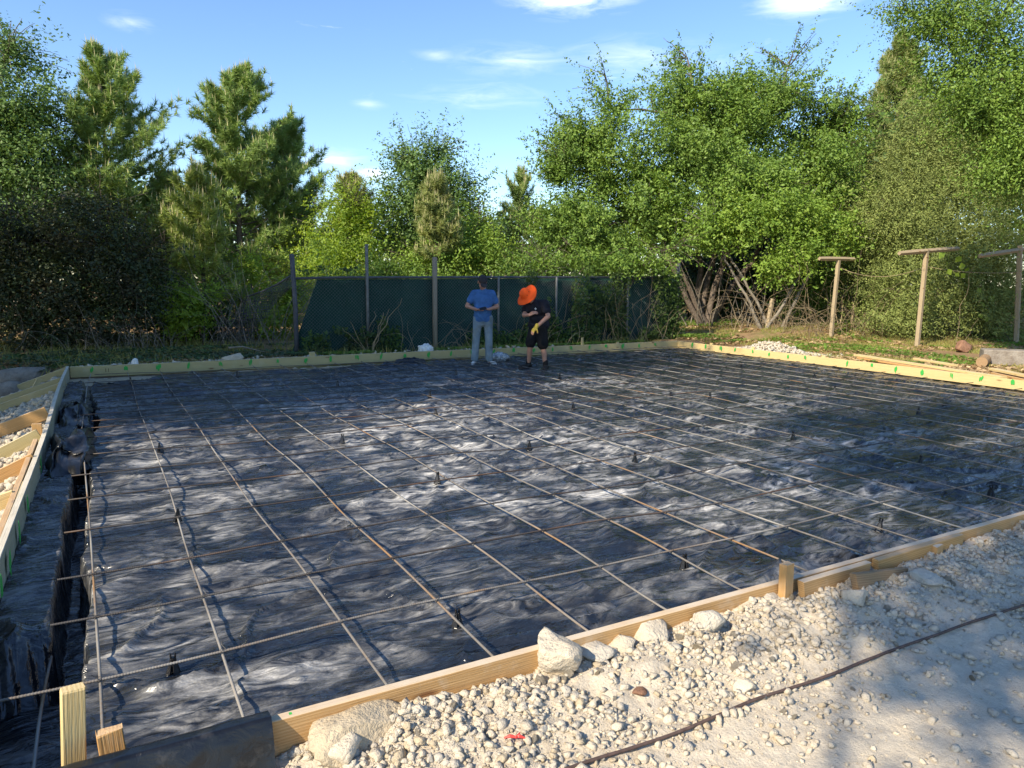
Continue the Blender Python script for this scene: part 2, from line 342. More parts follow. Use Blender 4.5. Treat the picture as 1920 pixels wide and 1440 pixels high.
# plants
M['oak'] = leafmat('oak_leaves', (0.123, 0.223, 0.032), (0.206, 0.305, 0.051), (0.090, 0.164, 0.032), 0.22)
M['oak_light'] = leafmat('young_oak_leaves', (0.166, 0.283, 0.038), (0.256, 0.354, 0.057), (0.121, 0.220, 0.032), 0.26)
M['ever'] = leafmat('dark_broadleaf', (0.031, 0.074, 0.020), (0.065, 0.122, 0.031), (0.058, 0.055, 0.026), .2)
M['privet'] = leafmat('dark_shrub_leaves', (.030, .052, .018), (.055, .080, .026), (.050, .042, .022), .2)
M['left_leaf'] = leafmat('left_tree_leaves', (0.098, 0.185, 0.042), (0.177, 0.274, 0.072), (0.062, 0.121, 0.029), 0.22)
M['bright'] = leafmat('bright_shrub_leaves', (0.238, 0.364, 0.042), (0.336, 0.434, 0.070), (0.140, 0.238, 0.039), .45)
M['needle'] = leafmat('pine_needles', (0.201, 0.310, 0.078), (0.319, 0.435, 0.117), (0.119, 0.198, 0.058), .25, .6)
M['needle_y'] = leafmat('young_pine_needles', (0.263, 0.350, 0.074), (0.385, 0.455, 0.122), (0.175, 0.245, 0.061), .3, .6)
M['needle_d'] = leafmat('dry_pine_needles', (0.248, 0.302, 0.091), (0.373, 0.403, 0.142), (0.142, 0.202, 0.060), .25, .6)
M['cedar'] = leafmat('cedar_foliage', (0.176, 0.229, 0.058), (0.292, 0.337, 0.098), (0.108, 0.146, 0.039), .2, .7, 1.8)
M['vine'] = leafmat('vine_leaves', (0.112, 0.224, 0.035), (0.210, 0.336, 0.056), (0.084, 0.140, 0.028), .4)
M['creeper'] = leafmat('creeper_leaves', (.05, .10, .022), (.09, .15, .032), (.045, .06, .022), .3)
M['grass'] = leafmat('grass_blades', (0.179, 0.224, 0.043), (0.357, 0.330, 0.097), (0.275, 0.238, 0.085), .3)
M['litter'] = leafmat('leaf_litter', (0.391, 0.253, 0.127), (0.552, 0.414, 0.230), (0.230, 0.144, 0.075), .1, .9)
M['candle'] = flat('pine_candles', (.36, .34, .17), .8)
M['bark'] = flat('bark', (.13, .105, .085), .95, .1, .45, 14, .02)
M['bark_pale'] = flat('pale_bark', (.20, .18, .15), .95, .1, .35, 10, .015)
M['twig'] = flat('dry_twigs', (.28, .22, .14), .9, .1, .35, 3)
M['wood_far'] = leafmat('far_wood_leaves', (0.060, 0.120, 0.030), (0.120, 0.195, 0.045), (0.038, 0.075, 0.021), .25)
# people
M['skin'] = flat('skin', (.42, .22, .15), .55, .35, .12, 20)
M['blue_shirt'] = flat('blue_cotton', (.055, .14, .33), .9, .15, .28, 7, .05)
M['jeans'] = NT('faded_denim', .9, .15)
t = M['jeans']; v = t.vec(); n = t.noise(v, 5, 4); c = t.mix(t.rng(n, .35, .65), (.14, .20, .25), (.24, .30, .34)); t.color(t.mix(t.rng(t.noise(v, 3.1, 3), .52, .68, 0, .7), c, (.15, .14, .10))); t.bump(n, .06); M['jeans'] = t.m
M['black_cloth'] = flat('black_cotton', (.020, .020, .027), .9, .15, .4, 8, .05)
M['shorts'] = flat('charcoal_shorts', (.012, .012, .013), .9, .15, .3, 8, .012)
M['cap'] = flat('grey_cap', (.040, .038, .042), .9, .15)
M['orange'] = flat('orange_hat', (1.0, .11, .015), .8, .2, .06)
M['white_shoe'] = flat('white_sneaker', (.55, .53, .50), .7, .3, .2, 30)
M['black_shoe'] = flat('black_shoe', (.012, .012, .012), .6, .3)
M['yellow_glove'] = flat('yellow_glove', (.48, .34, .05), .8)
M['hair'] = flat('dark_hair', (.03, .02, .015), .8)
M['bag'] = flat('white_bag', (.70, .69, .66), .6, .3, .08, 10)
t = NT('clear_bag', .25, .5); n = t.noise(t.vec(), 22, 4); t.color(t.mix(t.rng(n, .4, .65), (.14, .16, .18), (.55, .58, .6))); M['clearbag'] = t.m
M['red'] = flat('red_plastic', (.65, .05, .04), .5)

# ------------------------------------------------------------------ ground
def lines(spec):
    out = []
    for a, b, s0, s1 in spec:
        x = a
        while x < b - 1e-6:
            out.append(x); x += s0 + (s1 - s0) * (x - a) / (b - a)
    out.append(spec[-1][1]); return np.array(out)
def ground_h(x, y):
    h = np.zeros_like(x) - .03
    # compacted track and loose berm in front of the near form
    berm = sst(1.55, 2.30, y) * .145 + sst(1.2, 1.8, y) * .03
    berm = berm * sst(-.4, 1.0, x) * (1 - sst(2.42, 2.6, y)) * (.75 + .25 * sst(2.8, 5, x))
    h = h + berm * (.65 + .7 * fbm(x * 1.7, y * 2.2, 3, 3)) + (fbm(x * 1.1, y * 1.1, 3, 8) - .5) * .05
    h = h + (fbm(x * 26, y * 26, 3, 12) - .5) * .014 * sst(.6, 1, y) * (1 - sst(2.5, 3, y)) + (fbm(x * 7, y * 7, 4, 11) - .5) * (.016 + .06 * sst(1.7, 2.1, y) * (1 - sst(2.4, 2.6, y)))
    # the pad falls away on the left
    lf = np.clip(-.60 - x, 0, 3)
    h = h + np.where(x < -.58, .09 - .36 * lf + (fbm(x * 5, y * 5, 4, 21) - .5) * .07, 0) * sst(1.0, 2.6, y) * (1 - sst(14.3, 16, y))
    h = h + np.where(y > 14.05, .07 * (1 - sst(14.4, 16, y)) * sst(-.3, .3, x), 0)
    # beyond the right form the ground is a little higher
    h = h + sst(12.7, 13.2, x) * .10 * sst(2, 5, y) + sst(16, 30, x) * .15 + .22 * sst(11.5, 15, y) * sst(14, 17, x)
    h = h + (fbm(x * .25, y * .25, 3, 31) - .5) * .5 * sst(18, 40, np.hypot(x, y))
    # excavated pad
    ins = (x > -.57) & (x < 12.67) & (y > 2.42) & (y < 13.99)
    return np.where(ins, -.62, h)
gxs = lines([(-180, -20, 14, 4), (-20, -3, 2, .15), (-3, -.6, .08, .04), (-.6, 5.5, .018, .03), (5.5, 14, .05, .12), (14, 30, .14, .6), (30, 220, 2, 16)])
gys = lines([(-90, -4, 12, 1), (-4, .7, .5, .05), (.7, 2.5, .016, .016), (2.5, 14, .06, .12), (14, 20, .12, .3), (20, 220, .5, 16)])
def grid_mesh(name, xs, ys, fn, mat, smooth=True, drop=None):
    X, Y = np.meshgrid(xs, ys); Z = fn(X, Y); V = np.stack([X, Y, Z], -1).reshape(-1, 3)
    nx, ny = len(xs), len(ys); i = np.arange(nx * ny).reshape(ny, nx)
    Fq = np.stack([i[:-1, :-1], i[:-1, 1:], i[1:, 1:], i[1:, :-1]], -1).reshape(-1, 4)
    return mesh_np(name, V, Fq, mat, smooth)
tag(link('ground', grid_mesh('ground', gxs, gys, ground_h, M['ground'])), kind='structure')

# ------------------------------------------------------------------ black sheeting on the pad
def pad_h(x, y, trench=True):
    wx = (fbm(x * 1.3, y * 1.3, 2, 40) - .5) * 1.6; wy = (fbm(x * 1.1, y * 1.4, 2, 44) - .5) * 1.8
    h = (fbm(x * .9, y * 1.1, 3, 50) - .5) * .045
    msk = .35 + .9 * fbm(x * .6, y * .6, 2, 77)
    h = h + ridge(x * 1.3 + wx, y * 4.2 + wy, 60, 4) * .036 * msk + ridge(x * 2.9 + wx * 1.7, y * 8.5 + wy * 2, 61, 4) * .011 * msk
    h = h + ridge(x * 6 + wx * 3, y * 15 + wy * 4, 62, 2) * .0032 + (fbm(x * 14, y * 24, 2, 63) - .5) * .0022
    h = h + ridge(x * 2.5 - y * 1.4 + wy * 2, y * 2.2 + x * .9 + wx, 64, 7) * .012
    rip = sst(.48, .62, fbm(x * .55 + 3, y * .8, 3, 150))
    h = h + rip * ridge(x * .8 + wx * 1.4, y * 7.5 + wy * 2.4 + x * .7, 66, 2.2) * .016
    h = h + ridge(x * .55 + y * .35 + wx, y * .9 - x * .3 + wy, 67, 14) * .030 + ridge(x * .7 - y * .5 + wy, y * 1.2 + x * .5 + wx, 68, 16) * .022
    # folds along the near form and swept up at the edges
    h = h - .05 * np.exp(-((y - 2.62 - .06 * fbm(x * 2, x * 0, 2, 70)) / .07) ** 2) * sst(.9, 1.6, x) + .05 * (1 - sst(2.44, 2.52, y))
    h = h + .03 * np.exp(-((y - 2.84 + .05 * np.sin(x * 4)) / .04) ** 2) * sst(1.2, 1.7, x) * (1 - sst(2.2, 2.7, x))
    if trench:
        xl = -.315 + .05 * (fbm(y * 1.7, y * 0 + 3, 3, 81) - .5) - .30 * (1 - sst(3.78, 3.90, y + .05 * x)) - .35 * sst(9.2, 9.9, y) * sst(10.9, 10.2, y)
        xr = -.205 + .11 * (fbm(y * 2.3, y * 0 + 9, 3, 83) - .5) + .03 * (1 - sst(3, 5, y))
        xr = xr + .06 * sst(8.6, 9.2, y) * (1 - sst(10.2, 11.2, y))
        closed = np.clip(sst(7.2, 7.5, y) * (1 - sst(8.7, 9.1, y)) + sst(10.9, 11.3, y), 0, 1)
        inn = sst(xl - .012, xl + .012, x) * (1 - sst(xr - .014, xr + .022, x))
        dp = -.40 + .10 * fbm(x * 2.5, y * 2.2, 3, 90) + .02 * ridge(x * 3, y * 3.3, 91, 2)
        h = h * (1 - inn) + inn * (dp * (1 - closed) - closed * .05)
    return h
pys = []
y = 2.445
while y < 13.55: pys.append(y); y += .0042 * y
pys = np.array(pys + [13.6])
pxs = lines([(-.552, .1, .010, .012), (.1, 3, .014, .020), (3, 12.645, .022, .036)])
X, Y = np.meshgrid(pxs, pys)
Yw = Y.copy(); k = sst(13.0, 13.6, Y); Yw += k * ((fbm(X * .9, X * 0, 4, 99) - .5) * .5 - .10 + .25 * sst(3, 6, X) - .5 * np.exp(-((X - .2) / .6) ** 2))
Z = pad_h(X, Yw); V = np.stack([X, Yw, Z], -1).reshape(-1, 3); nx, ny = len(pxs), len(pys); i = np.arange(nx * ny).reshape(ny, nx)
Fq = np.stack([i[:-1, :-1], i[:-1, 1:], i[1:, 1:], i[1:, :-1]], -1).reshape(-1, 4)
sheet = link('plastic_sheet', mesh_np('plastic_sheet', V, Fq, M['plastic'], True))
tag(sheet, 'wrinkled black plastic sheet spread over the pad inside the wooden form', 'plastic sheet')
# soil bench visible along the back where the sheet stops short
tag(link('subsoil', grid_mesh('subsoil', lines([(-.55, 12.64, .05, .05)]), lines([(12.3, 13.98, .05, .05)]),
    lambda x, y: -.075 + (fbm(x * 5, y * 5, 4, 120) - .5) * .05 + .05 * sst(13.6, 13.95, y), M['lime_tan'])), kind='structure')

# sheet turned up over the left end of the near form, and the bunched fold further back
def drape(name, P, xs, mat, amp, seed, parent=None):
    P = np.array(P, float); s = np.concatenate([[0], np.cumsum(np.linalg.norm(np.diff(P, axis=0), axis=1))])
    u = np.linspace(0, s[-1], 70); yy = np.interp(u, s, P[:, 0]); zz = np.interp(u, s, P[:, 1])
    U, Xg = np.meshgrid(u, xs); n = (fbm(Xg * 9, U * 5, 4, seed) - .5) * amp + ridge(Xg * 5 + U * 4, U * 2.5, seed + 3, 4) * amp * .6
    Yg = np.interp(U, u, yy) - n * .8; Zg = np.interp(U, u, zz) + n * .7
    V = np.stack([Xg + (fbm(Xg * 6, U * 6, 2, seed + 7) - .5) * amp, Yg, Zg], -1).reshape(-1, 3)
    a, b = Xg.shape; i = np.arange(a * b).reshape(a, b)
    return mesh_np(name, V, np.stack([i[:-1, :-1], i[:-1, 1:], i[1:, 1:], i[1:, :-1]], -1).reshape(-1, 4), mat, True)
tag(link('plastic_flap', drape('plastic_flap', [(2.72, .0), (2.50, .10), (2.452, .206), (2.395, .214), (2.375, .17), (2.33, .03), (2.26, -.03)], np.arange(-.9, .425, .014), M['plastic_clean'], .014, 140)),
    'smooth black plastic flap folded over the near board at its left end', 'plastic flap')
def bunch(name, cx_, cy_, lx, ly, hgt, seed, rot):
    n = 34; u, v_ = np.meshgrid(np.linspace(-1, 1, n), np.linspace(-1, 1, n))
    rr = np.clip(1 - np.maximum(abs(u), abs(v_)) ** 3, 0, 1)
    z = .02 + hgt * rr * (.2 + .9 * ridge(u * 1.2 + v_ * .8, v_ * 1.5 - u * .6 + seed, seed, 1.2)) + .035 * rr * ridge(u * 3.1, v_ * 3.4, seed + 2, 1.2)
    px = u * lx + (fbm(u * 2.3, v_ * 2.3, 3, seed + 4) - .5) * lx * .7; py = v_ * ly + (fbm(u * 2.1, v_ * 2.6, 3, seed + 8) - .5) * ly * .6
    c, s_ = math.cos(rot), math.sin(rot)
    V = np.stack([px * c - py * s_, px * s_ + py * c, z], -1).reshape(-1, 3); i = np.arange(n * n).reshape(n, n)
    return link(name, mesh_np(name, V, np.stack([i[:-1, :-1], i[:-1, 1:], i[1:, 1:], i[1:, :-1]], -1).reshape(-1, 4), M['plastic_clean'], False), loc=(cx_, cy_, -.01))
tag(bunch('bunched_plastic', -.34, 7.9, .19, .75, .20, 5, 0), 'bunched up fold of black plastic beside the left form board', 'plastic fold')
tag(bunch('bunched_plastic', -.36, 10.1, .15, .7, .13, 12, 0), 'small crumpled black plastic corner farther up the left form board', 'plastic fold')
tag(bunch('bunched_plastic', 5.3, 13.55, .34, .16, .10, 18, 0), 'dark crumpled plastic heap at the back board beside the man in blue', 'plastic fold')

# ------------------------------------------------------------------ boards
def board_mesh(L, W, T, mat, ang0=0.0, wav=0.0):
    """length L along x (centred), thickness T along y, width W along z"""
    b = MB(); n = max(2, int(L / .6)); xs = np.linspace(-L / 2, L / 2, n + 1)
    bev = .003; prof = [(-T / 2 + bev, -W / 2), (T / 2 - bev, -W / 2), (T / 2, -W / 2 + bev), (T / 2, W / 2 - bev), (T / 2 - bev, W / 2), (-T / 2 + bev, W / 2), (-T / 2, W / 2 - bev), (-T / 2, -W / 2 + bev)]
    V = []; ph = random.random() * 6
    for i_, x_ in enumerate(xs):
        dz = wav * math.sin(x_ * .7 + ph); dy = wav * .8 * math.sin(x_ * .9 + ph * 2)
        sk = ang0 * 1.0 if i_ == n else (-ang0 if i_ == 0 else 0)
        for (py, pz) in prof: V.append((x_ + sk * pz, py + dy, pz + dz))
    k_ = len(prof); Fq = [(i_ * k_ + j, (i_ + 1) * k_ + j, (i_ + 1) * k_ + (j + 1) % k_, i_ * k_ + (j + 1) % k_) for i_ in range(n) for j in range(k_)]
    Fq += [tuple(range(k_)), tuple(n * k_ + j for j in range(k_ - 1, -1, -1))]
    b.add(V, Fq); return b.build('board', mat)
def board(name, p0, p1, W, T, mat, label=None, cat='board', group=None, roll=0.0, ang0=0.0, parent=None, wav=0.0):
    """plank whose top edge centre line runs p0 -> p1"""
    p0 = Vector([float(c) for c in p0]); p1 = Vector([float(c) for c in p1]); d = p1 - p0; L = d.length; x = d.normalized()
    z = Vector((0, 0, 1)); yv = z.cross(x).normalized(); z = x.cross(yv)
    Mx = Matrix((x, yv, z)).transposed() @ Matrix.Rotation(roll, 3, 'X')
    o = link(name, board_mesh(L, W, T, mat, ang0, wav), parent)
    o.matrix_world = Matrix.Translation((p0 + p1) / 2 - (Mx @ Vector((0, 0, W / 2)))) @ Mx.to_4x4()
    if label: tag(o, label, cat, group)
    return o
X0, X1, Y0, Y1, ZT = -.57, 12.66, 2.40, 14.0, .19
bk = board('form_board', (X0 + .04, Y1 + .02, ZT), (X1, Y1 + .02, ZT), .184, .038, M['pine_treated'], 'long back form board with green paint marks behind the two men', 'form board', wav=.006)
rt = board('form_board', (X1 + .02, Y0 - .1, ZT), (X1 + .02, Y1 + .04, ZT), .16, .038, M['pine_yellow'], 'sunlit yellow form board closing the right side of the pad', 'form board', wav=.006)
lf = board('form_board', (X0, Y1 + .04, ZT + .005), (X0, Y0 - .2, ZT + .005), .215, .040, M['pine_dusty'], 'dusty grey form board along the left trench', 'form board', wav=.010)
nr = board('form_board', (X0 - .1, Y0 + .019, ZT), (X1, Y0 + .019, ZT), .184, .038, M['pine_near'], 'near form board with pale dusty top edge holding back the gravel', 'form board', wav=.004)
board('form_board', (-.615, 4.9, ZT), (-.615, 7.9, ZT), .14, .038, M['pine_fresh'], 'short orange board doubled on the outside of the left form', 'form board')
board('form_board', (-.60, 3.2, ZT - .004), (-.60, 6.3, ZT - .004), .16, .030, M['pine_yellow'], 'pale plank nailed outside the left form nearest the camera', 'form board')
# second plank behind the right form
board('form_board', (X1 + .075, 4.5, ZT - .02), (X1 + .075, 9.7, ZT - .02), .15, .038, M['pine_yellow'], 'second yellow plank backing the right form board', 'form board', wav=.004)
# spray marks: thin paint patches on the boards
def mark_mesh(w, h, seed):
    r_ = np.random.default_rng(seed); b = MB(); n = 9; th = .0016
    for q in range(3):
        x0 = (q - 1) * w * .33 + r_.normal() * w * .08; hh = h * (1 - .25 * abs(q - 1)) * r_.uniform(.7, 1); ww = w * r_.uniform(.28, .5)
        zc = r_.normal() * h * .08 + (h * .1 if q == 1 else 0)
        an = np.linspace(0, 2 * math.pi, n, endpoint=False); rx = ww * .5 * (1 + .3 * r_.random(n)); rz_ = hh * .5 * (1 + .25 * r_.random(n))
        px = x0 + rx * np.cos(an); pz = zc + rz_ * np.sin(an)
        V = [(a_, -.0004 * q, c_) for a_, c_ in zip(px, pz)] + [(a_, -th - .0004 * q, c_) for a_, c_ in zip(px, pz)]
        b.add(V, [tuple(range(n, 2 * n)), tuple(range(n - 1, -1, -1))] + [(j, (j + 1) % n, n + (j + 1) % n, n + j) for j in range(n)])
    return b.build('paint_mark', M['paint'])
marks = [mark_mesh(.06, .12, 50 + q) for q in range(5)]
bpy.context.view_layer.update()
def put_mark(parent, p, axis, k_):
    o = link('paint_mark', marks[k_ % 5]); rz_ = {'-y': 0, '-x': -math.pi / 2, '+x': math.pi / 2}[axis]
    Mw = Matrix.Translation(Vector(p)) @ Matrix.Rotation(rz_, 4, 'Z') @ Matrix.Rotation(random.uniform(-.15, .15), 4, 'Y') @ Matrix.Diagonal((random.uniform(.7, 1.2), 1, random.uniform(.75, 1.15), 1))
    o.parent = parent; o.matrix_parent_inverse = parent.matrix_world.inverted(); o.matrix_world = Mw
    return o
for k_, mxp in enumerate([-.23, .28, .78, 1.26, 1.79, 2.31, 2.80, 3.32, 3.8, 4.32, 4.82, 5.33, 5.85, 6.36, 6.85, 7.38, 7.88, 8.4, 8.9, 9.4, 9.92, 10.4, 10.9, 11.4, 11.9]):
    put_mark(bk, (mxp + .01, Y1 - .008, .115 + random.uniform(-.008, .015)), '-y', k_)
for k_, myp in enumerate([13.47, 13.01, 12.52, 12.07, 11.54, 11.08, 10.57, 10.14, 9.15, 8.62, 8.14, 7.64, 7.13, 6.64, 6.15, 5.6]):
    put_mark(rt, (X1 - .007, myp, .13 + random.uniform(-.01, .01)), '-x', k_ + 2)
for k_, myp in enumerate([3.6, 4.35, 4.75, 5.3, 5.9, 7.2]):
    o = put_mark(lf, (X0 + .032, myp, .10), '+x', k_); o.scale = (1.3, 1, 1.2)
for dx in (-.02, .02):      # the figure 11 written on the back board
    b = MB(); b.box((-.004, -.001, -.03), (.004, .001, .03)); o = link('painted_numeral', b.build('numeral', M['ink'])); o.parent = bk
    o.matrix_parent_inverse = bk.matrix_world.inverted(); o.location = (gy(201, 696, 13.99)[0] + dx, Y1 - .0075, .105)
b = MB(); b.tube([(0, 0, 0), (.03, 0, .001)], .012, 6); o = link('paint_mark', b.build('paint_mark', M['paint'])); o.parent = nr; o.matrix_parent_inverse = nr.matrix_world.inverted()
o.location = (.455, Y0 + .022, ZT - .010); o.scale = (1.2, 1.3, 1)

def stake(p, hgt, w=.085, t_=.038, lean=(0, 0), rz=0.0, mat=None, label='', name='wooden_stake', group=None, below=.35):
    b = MB(); n = 1; b.box((-w / 2, -t_ / 2, -below), (w / 2, t_ / 2, hgt), .003)
    V = b.v[0]; top = V[:, 2] > hgt - .01; V[top, 2] += (np.random.default_rng(int(abs(p[0]) * 100)).random(top.sum()) - .5) * .012
    b.v[0] = V[:, [2, 1, 0]]      # grain runs along local x
    o = link(name, b.build('stake', mat or M['pine_yellow'])); o.location = Vector([float(c) for c in p])
    o.rotation_euler = (Matrix.Rotation(rz, 3, 'Z') @ Matrix.Rotation(lean[0], 3, 'X') @ Matrix.Rotation(-math.pi / 2 + lean[1], 3, 'Y')).to_euler()
    if label: tag(o, label, 'stake', group)
    return o
p = gy(127, 1292, 2.62); stake((p[0] - .005, 2.62, .0), p[2], .068, .042, (0, .05), .16, M['pine_yellow'], 'taller pale wooden stake at the lower left corner of the form', below=.6)
p = gy(207, 1366, 2.60); stake((p[0] + .01, 2.60, .0), p[2], .078, .045, (0, -.07), .05, M['pine_fresh'], 'shorter orange wooden stake at the lower left corner of the form', below=.6)
p = gy(1478, 1057, 2.368); stake((p[0], 2.372, 0), p[2], .07, .042, (0, -.02), .12, M['pine_fresh'], 'lone upright stake with nail holes against the near board')
p = gy(1758, 1022, 2.34); stake((p[0], 2.345, 0), p[2], .075, .045, (0, 0), .1, M['pine_near'], 'short dusty stake at the far end of the near board scraps')
p0, p1 = gy(1503, 1092, 2.345), gy(1622, 1052, 2.372)
board('timber_scrap', (p0[0], 2.340, p0[2] + .012), (p1[0], 2.362, p1[2]), .13, .038, M['pine_near'], 'first timber offcut right of the lone stake, leaning on the near board', 'timber offcut', ang0=.25)
p0, p1 = gy(1600, 1075, 2.26), gy(1694, 1064, 2.28)
board('timber_scrap', (p0[0], 2.25, p0[2] + .004), (p1[0], 2.285, p1[2] - .004), .11, .038, M['grey_wood'], 'grey slant cut offcut standing in the gravel in front of the others', 'timber offcut', ang0=.45, roll=-.12)
p0, p1 = gy(1640, 1048, 2.365), gy(1800, 1000, 2.375)
board('timber_scrap', (p0[0], 2.360, p0[2]), (p1[0], 2.372, p1[2]), .12, .038, M['pine_fresh'], 'longest timber offcut nailed flat along the near board', 'timber offcut')
p0 = gy(1880, 990, 2.36); board('timber_scrap', (p0[0] - .5, 2.34, p0[2] - .03), (p0[0] - .2, 2.35, p0[2] - .02), .09, .04, M['pine_near'], 'small half buried timber block near the right edge of the gravel', 'timber offcut')
# kickers on the left side, sloping down from the form
for (xa, ya, xb, yb, Yp, mt, lb) in [
    (122, 689, 0, 733, 13.86, 'pine_treated', 'farthest sloping brace on the left form beside the corner'),
    (118, 706, 0, 746, 12.7, 'pine_treated', 'second sloping brace from the far left corner'),
    (112, 718, 0, 757, 12.0, 'pine_treated', 'third sloping brace, lower board of the far left pair'),
    (83, 763, 0, 794, 9.5, 'pine_fresh', 'brown brace crossing the gravel left of the form'),
    (67, 805, 0, 839, 8.3, 'pine_treated', 'brace with an upright stake at its top end, left of the form'),
    (58, 850, 0, 879, 7.15, 'pine_fresh', 'orange brace with a dark knot, left of the form'),
    (22, 919, 0, 927, 6.0, 'pine_yellow', 'lowest brace on the left edge under the orange one')]:
    p0 = gy(xa, ya, Yp); p1 = gy(xb, yb, Yp); s_ = (p1[2] - p0[2]) / (p1[0] - p0[0])
    xe = p0[0] - .9; board('form_brace', (max(p0[0], -.66) if p0[0] > -.66 else p0[0], Yp, p0[2]), (xe, Yp, p0[2] + s_ * (xe - p0[0])), .14, .038, M[mt], lb, 'brace')
p = gx(72, 794, -.63); stake((-.645, p[1], .0), p[2], .085, .04, (0, 0), 0, M['pine_fresh'], 'stake at the outer face of the left form above the gravel')
p = gz(70, 722, 0); stake((-1.02, 13.1, -.1), .24, .07, .038, (.0, .5), .3, M['pine_treated'], 'small slanting stake between the far left braces')
# stake heads along the back form
for (xx, yt, w, lb) in [(585, 660, .11, 'square stake head on the back board near the fence end post'), (373, 680, .04, 'thin pale stake behind the back board, left part'),
                        (1092, 633, .05, 'slim stake standing right of the man in black'), (1158, 641, .07, 'low stake head behind the sunlit part of the back board')]:
    p = gy(xx, yt, 14.06); stake((p[0], 14.065, 0), p[2], w, .04, (0, 0), 0, M['pine_treated'], lb)
for (yy, zt, lb) in [(11.6, .235, 'stake head on the right form beside the gravel heap'), (9.75, .22, 'stake head at the joint of the right form boards'), (12.9, .22, 'stake head on the right form near the far corner')]:
    stake((X1 + .07, yy, 0), zt, .08, .04, (0, 0), math.pi / 2, M['pine_yellow'], lb)
# loose stack on the right
def ptb(x_, y_, z_): return gz(x_, y_, z_)
for (a, b_, z_, W, T, mt, lb) in [
    ((1606, 664), (1882, 706), .20, .038, .14, 'pine_yellow', 'long loose plank lying outside the right form, top one'),
    ((1612, 669), (1872, 711), .155, .038, .14, 'pine_fresh', 'long loose plank lying under the top plank outside the right form'),
    ((1716, 671), (1792, 683), .25, .038, .09, 'pine_yellow', 'short pale offcut lying on the long loose planks'),
    ((1862, 690), (1990, 716), .26, .038, .14, 'pine_yellow', 'pale plank end at the right edge of the picture'),
    ((1866, 698), (1990, 724), .20, .04, .15, 'pine_fresh', 'orange plank under the pale plank at the right edge')]:
    p0, p1 = ptb(*a, z_), ptb(*b_, z_); board('loose_plank', (*p0[:2], z_), (*p1[:2], z_), W, T, M[mt], lb, 'plank')

# ------------------------------------------------------------------ rebar mat
mat_e = thing('rebar_mat', 'grid of tied steel reinforcing bars raised over the black plastic', 'rebar mat', (0, 0, 0))
rowsY = [3.18, 3.77, 4.46, 5.21, 5.94, 6.66, 7.40, 7.86, 8.22, 8.72, 9.2, 9.66, 10.05, 10.55, 11.05, 11.55, 12.0, 12.45, 12.95, 13.4]
colsX = [-.23] + [.28 + .505 * k_ for k_ in range(24)]
def zmid(x, y, s): return .078 + (vn(np.asarray(x) * .8, np.asarray(y) * .8, s) - .5) * .055
def bar(P, r, ribbed, mt='rebar'):
    P = np.asarray(P, float); s_ = np.concatenate([[0], np.cumsum(np.linalg.norm(np.diff(P, axis=0), axis=1))])
    if ribbed:
        cut = min(s_[-1], ribbed); u = np.concatenate([np.arange(0, cut, .0038), np.linspace(cut, s_[-1], max(2, int((s_[-1] - cut) / .2)))])
        rad = np.where((np.arange(len(u)) % 3) == 0, r * 1.22, r * .96); rad = np.where(u < cut, rad, r)
    else: u = np.linspace(0, s_[-1], max(3, int(s_[-1] / .16))); rad = np.full(len(u), r)
    Q = np.stack([np.interp(u, s_, P[:, k_]) for k_ in range(3)], 1)
    b = MB(); b.tube(Q, rad, 6); return b.build('rebar', M[mt], True)
def rowpath(j):
    y0 = rowsY[j]; xs = np.arange(-.30, 12.5, .12)
    if j == 0: xs = np.arange(-.50, 12.5, .12)
    if j >= 6: xs = xs[xs > -.2 - .06 * (j % 3)]
    yy = y0 + (vn(xs * .35, xs * 0 + j, 200) - .5) * .10 + (.02 if j == 0 else 0) * 0
    zz = zmid(xs, yy, 201) + .012
    return np.stack([xs, yy, zz], 1)
def colpath(k_):
    x0 = colsX[k_]; ys = np.arange(2.455, 13.85, .12)
    if k_ == 0: xx = np.interp(ys, [2.4, 3.2, 5.2, 7.2, 8.6, 12, 13.9], [-.085, -.10, -.155, -.22, -.27, -.27, -.23]); ys_ = ys
    else: xx = x0 + .11 * (1 - (ys - 2.4) / 11.6) + (vn(ys * .5, ys * 0 + k_, 210) - .5) * .05; ys_ = ys
    return np.stack([xx, ys_, zmid(xx, ys_, 201) - .004], 1)
for j in range(len(rowsY)): link('rebar', bar(rowpath(j), .0056, {0: 5.5, 1: 4.0, 2: 3.0}.get(j, 0), 'rebar_x' if j else 'rebar'), mat_e)
for k_ in range(len(colsX)): link('rebar', bar(colpath(k_), .0058, 1.8 if k_ < 9 else 0), mat_e)
b = MB(); b.tube([(-.30 - .02 * math.sin(t_), 2.42 + t_ * .55, -.03 - .02 * t_) for t_ in np.linspace(0, 2.6, 12)], .0065, 6)
o = link('rebar', b.build('rebar', M['rebar'], True), mat_e); o['label'] = 'single bar hanging lower inside the left trench'
# tie wires, modelled at the crossings that are close enough to see
b = MB(); an = np.linspace(0, 4.6, 9)
b.tube([(.011 * math.cos(q) + .002 * q, .011 * math.sin(q), .006 + .004 * math.sin(q * 2)) for q in an] + [(.018, .012, .022), (.028, .016, .034)], .0012, 4)
tie = b.build('tie_wire', M['wire'])
for j in range(0, 13):
    for k_ in range(0, 14):
        rp_ = rowpath(j); cp = colpath(k_)
        if colsX[k_] > 3 + j * .0 + 4: continue
        x_ = np.interp(rowsY[j], cp[:, 1], cp[:, 0]); y_ = np.interp(x_, rp_[:, 0], rp_[:, 1]); z_ = np.interp(x_, rp_[:, 0], rp_[:, 2])
        if (j + k_) % 2 == 0 or j < 3:
            link('tie_wire', tie, mat_e, (x_, y_, z_), (0, 0, random.uniform(0, 6)))
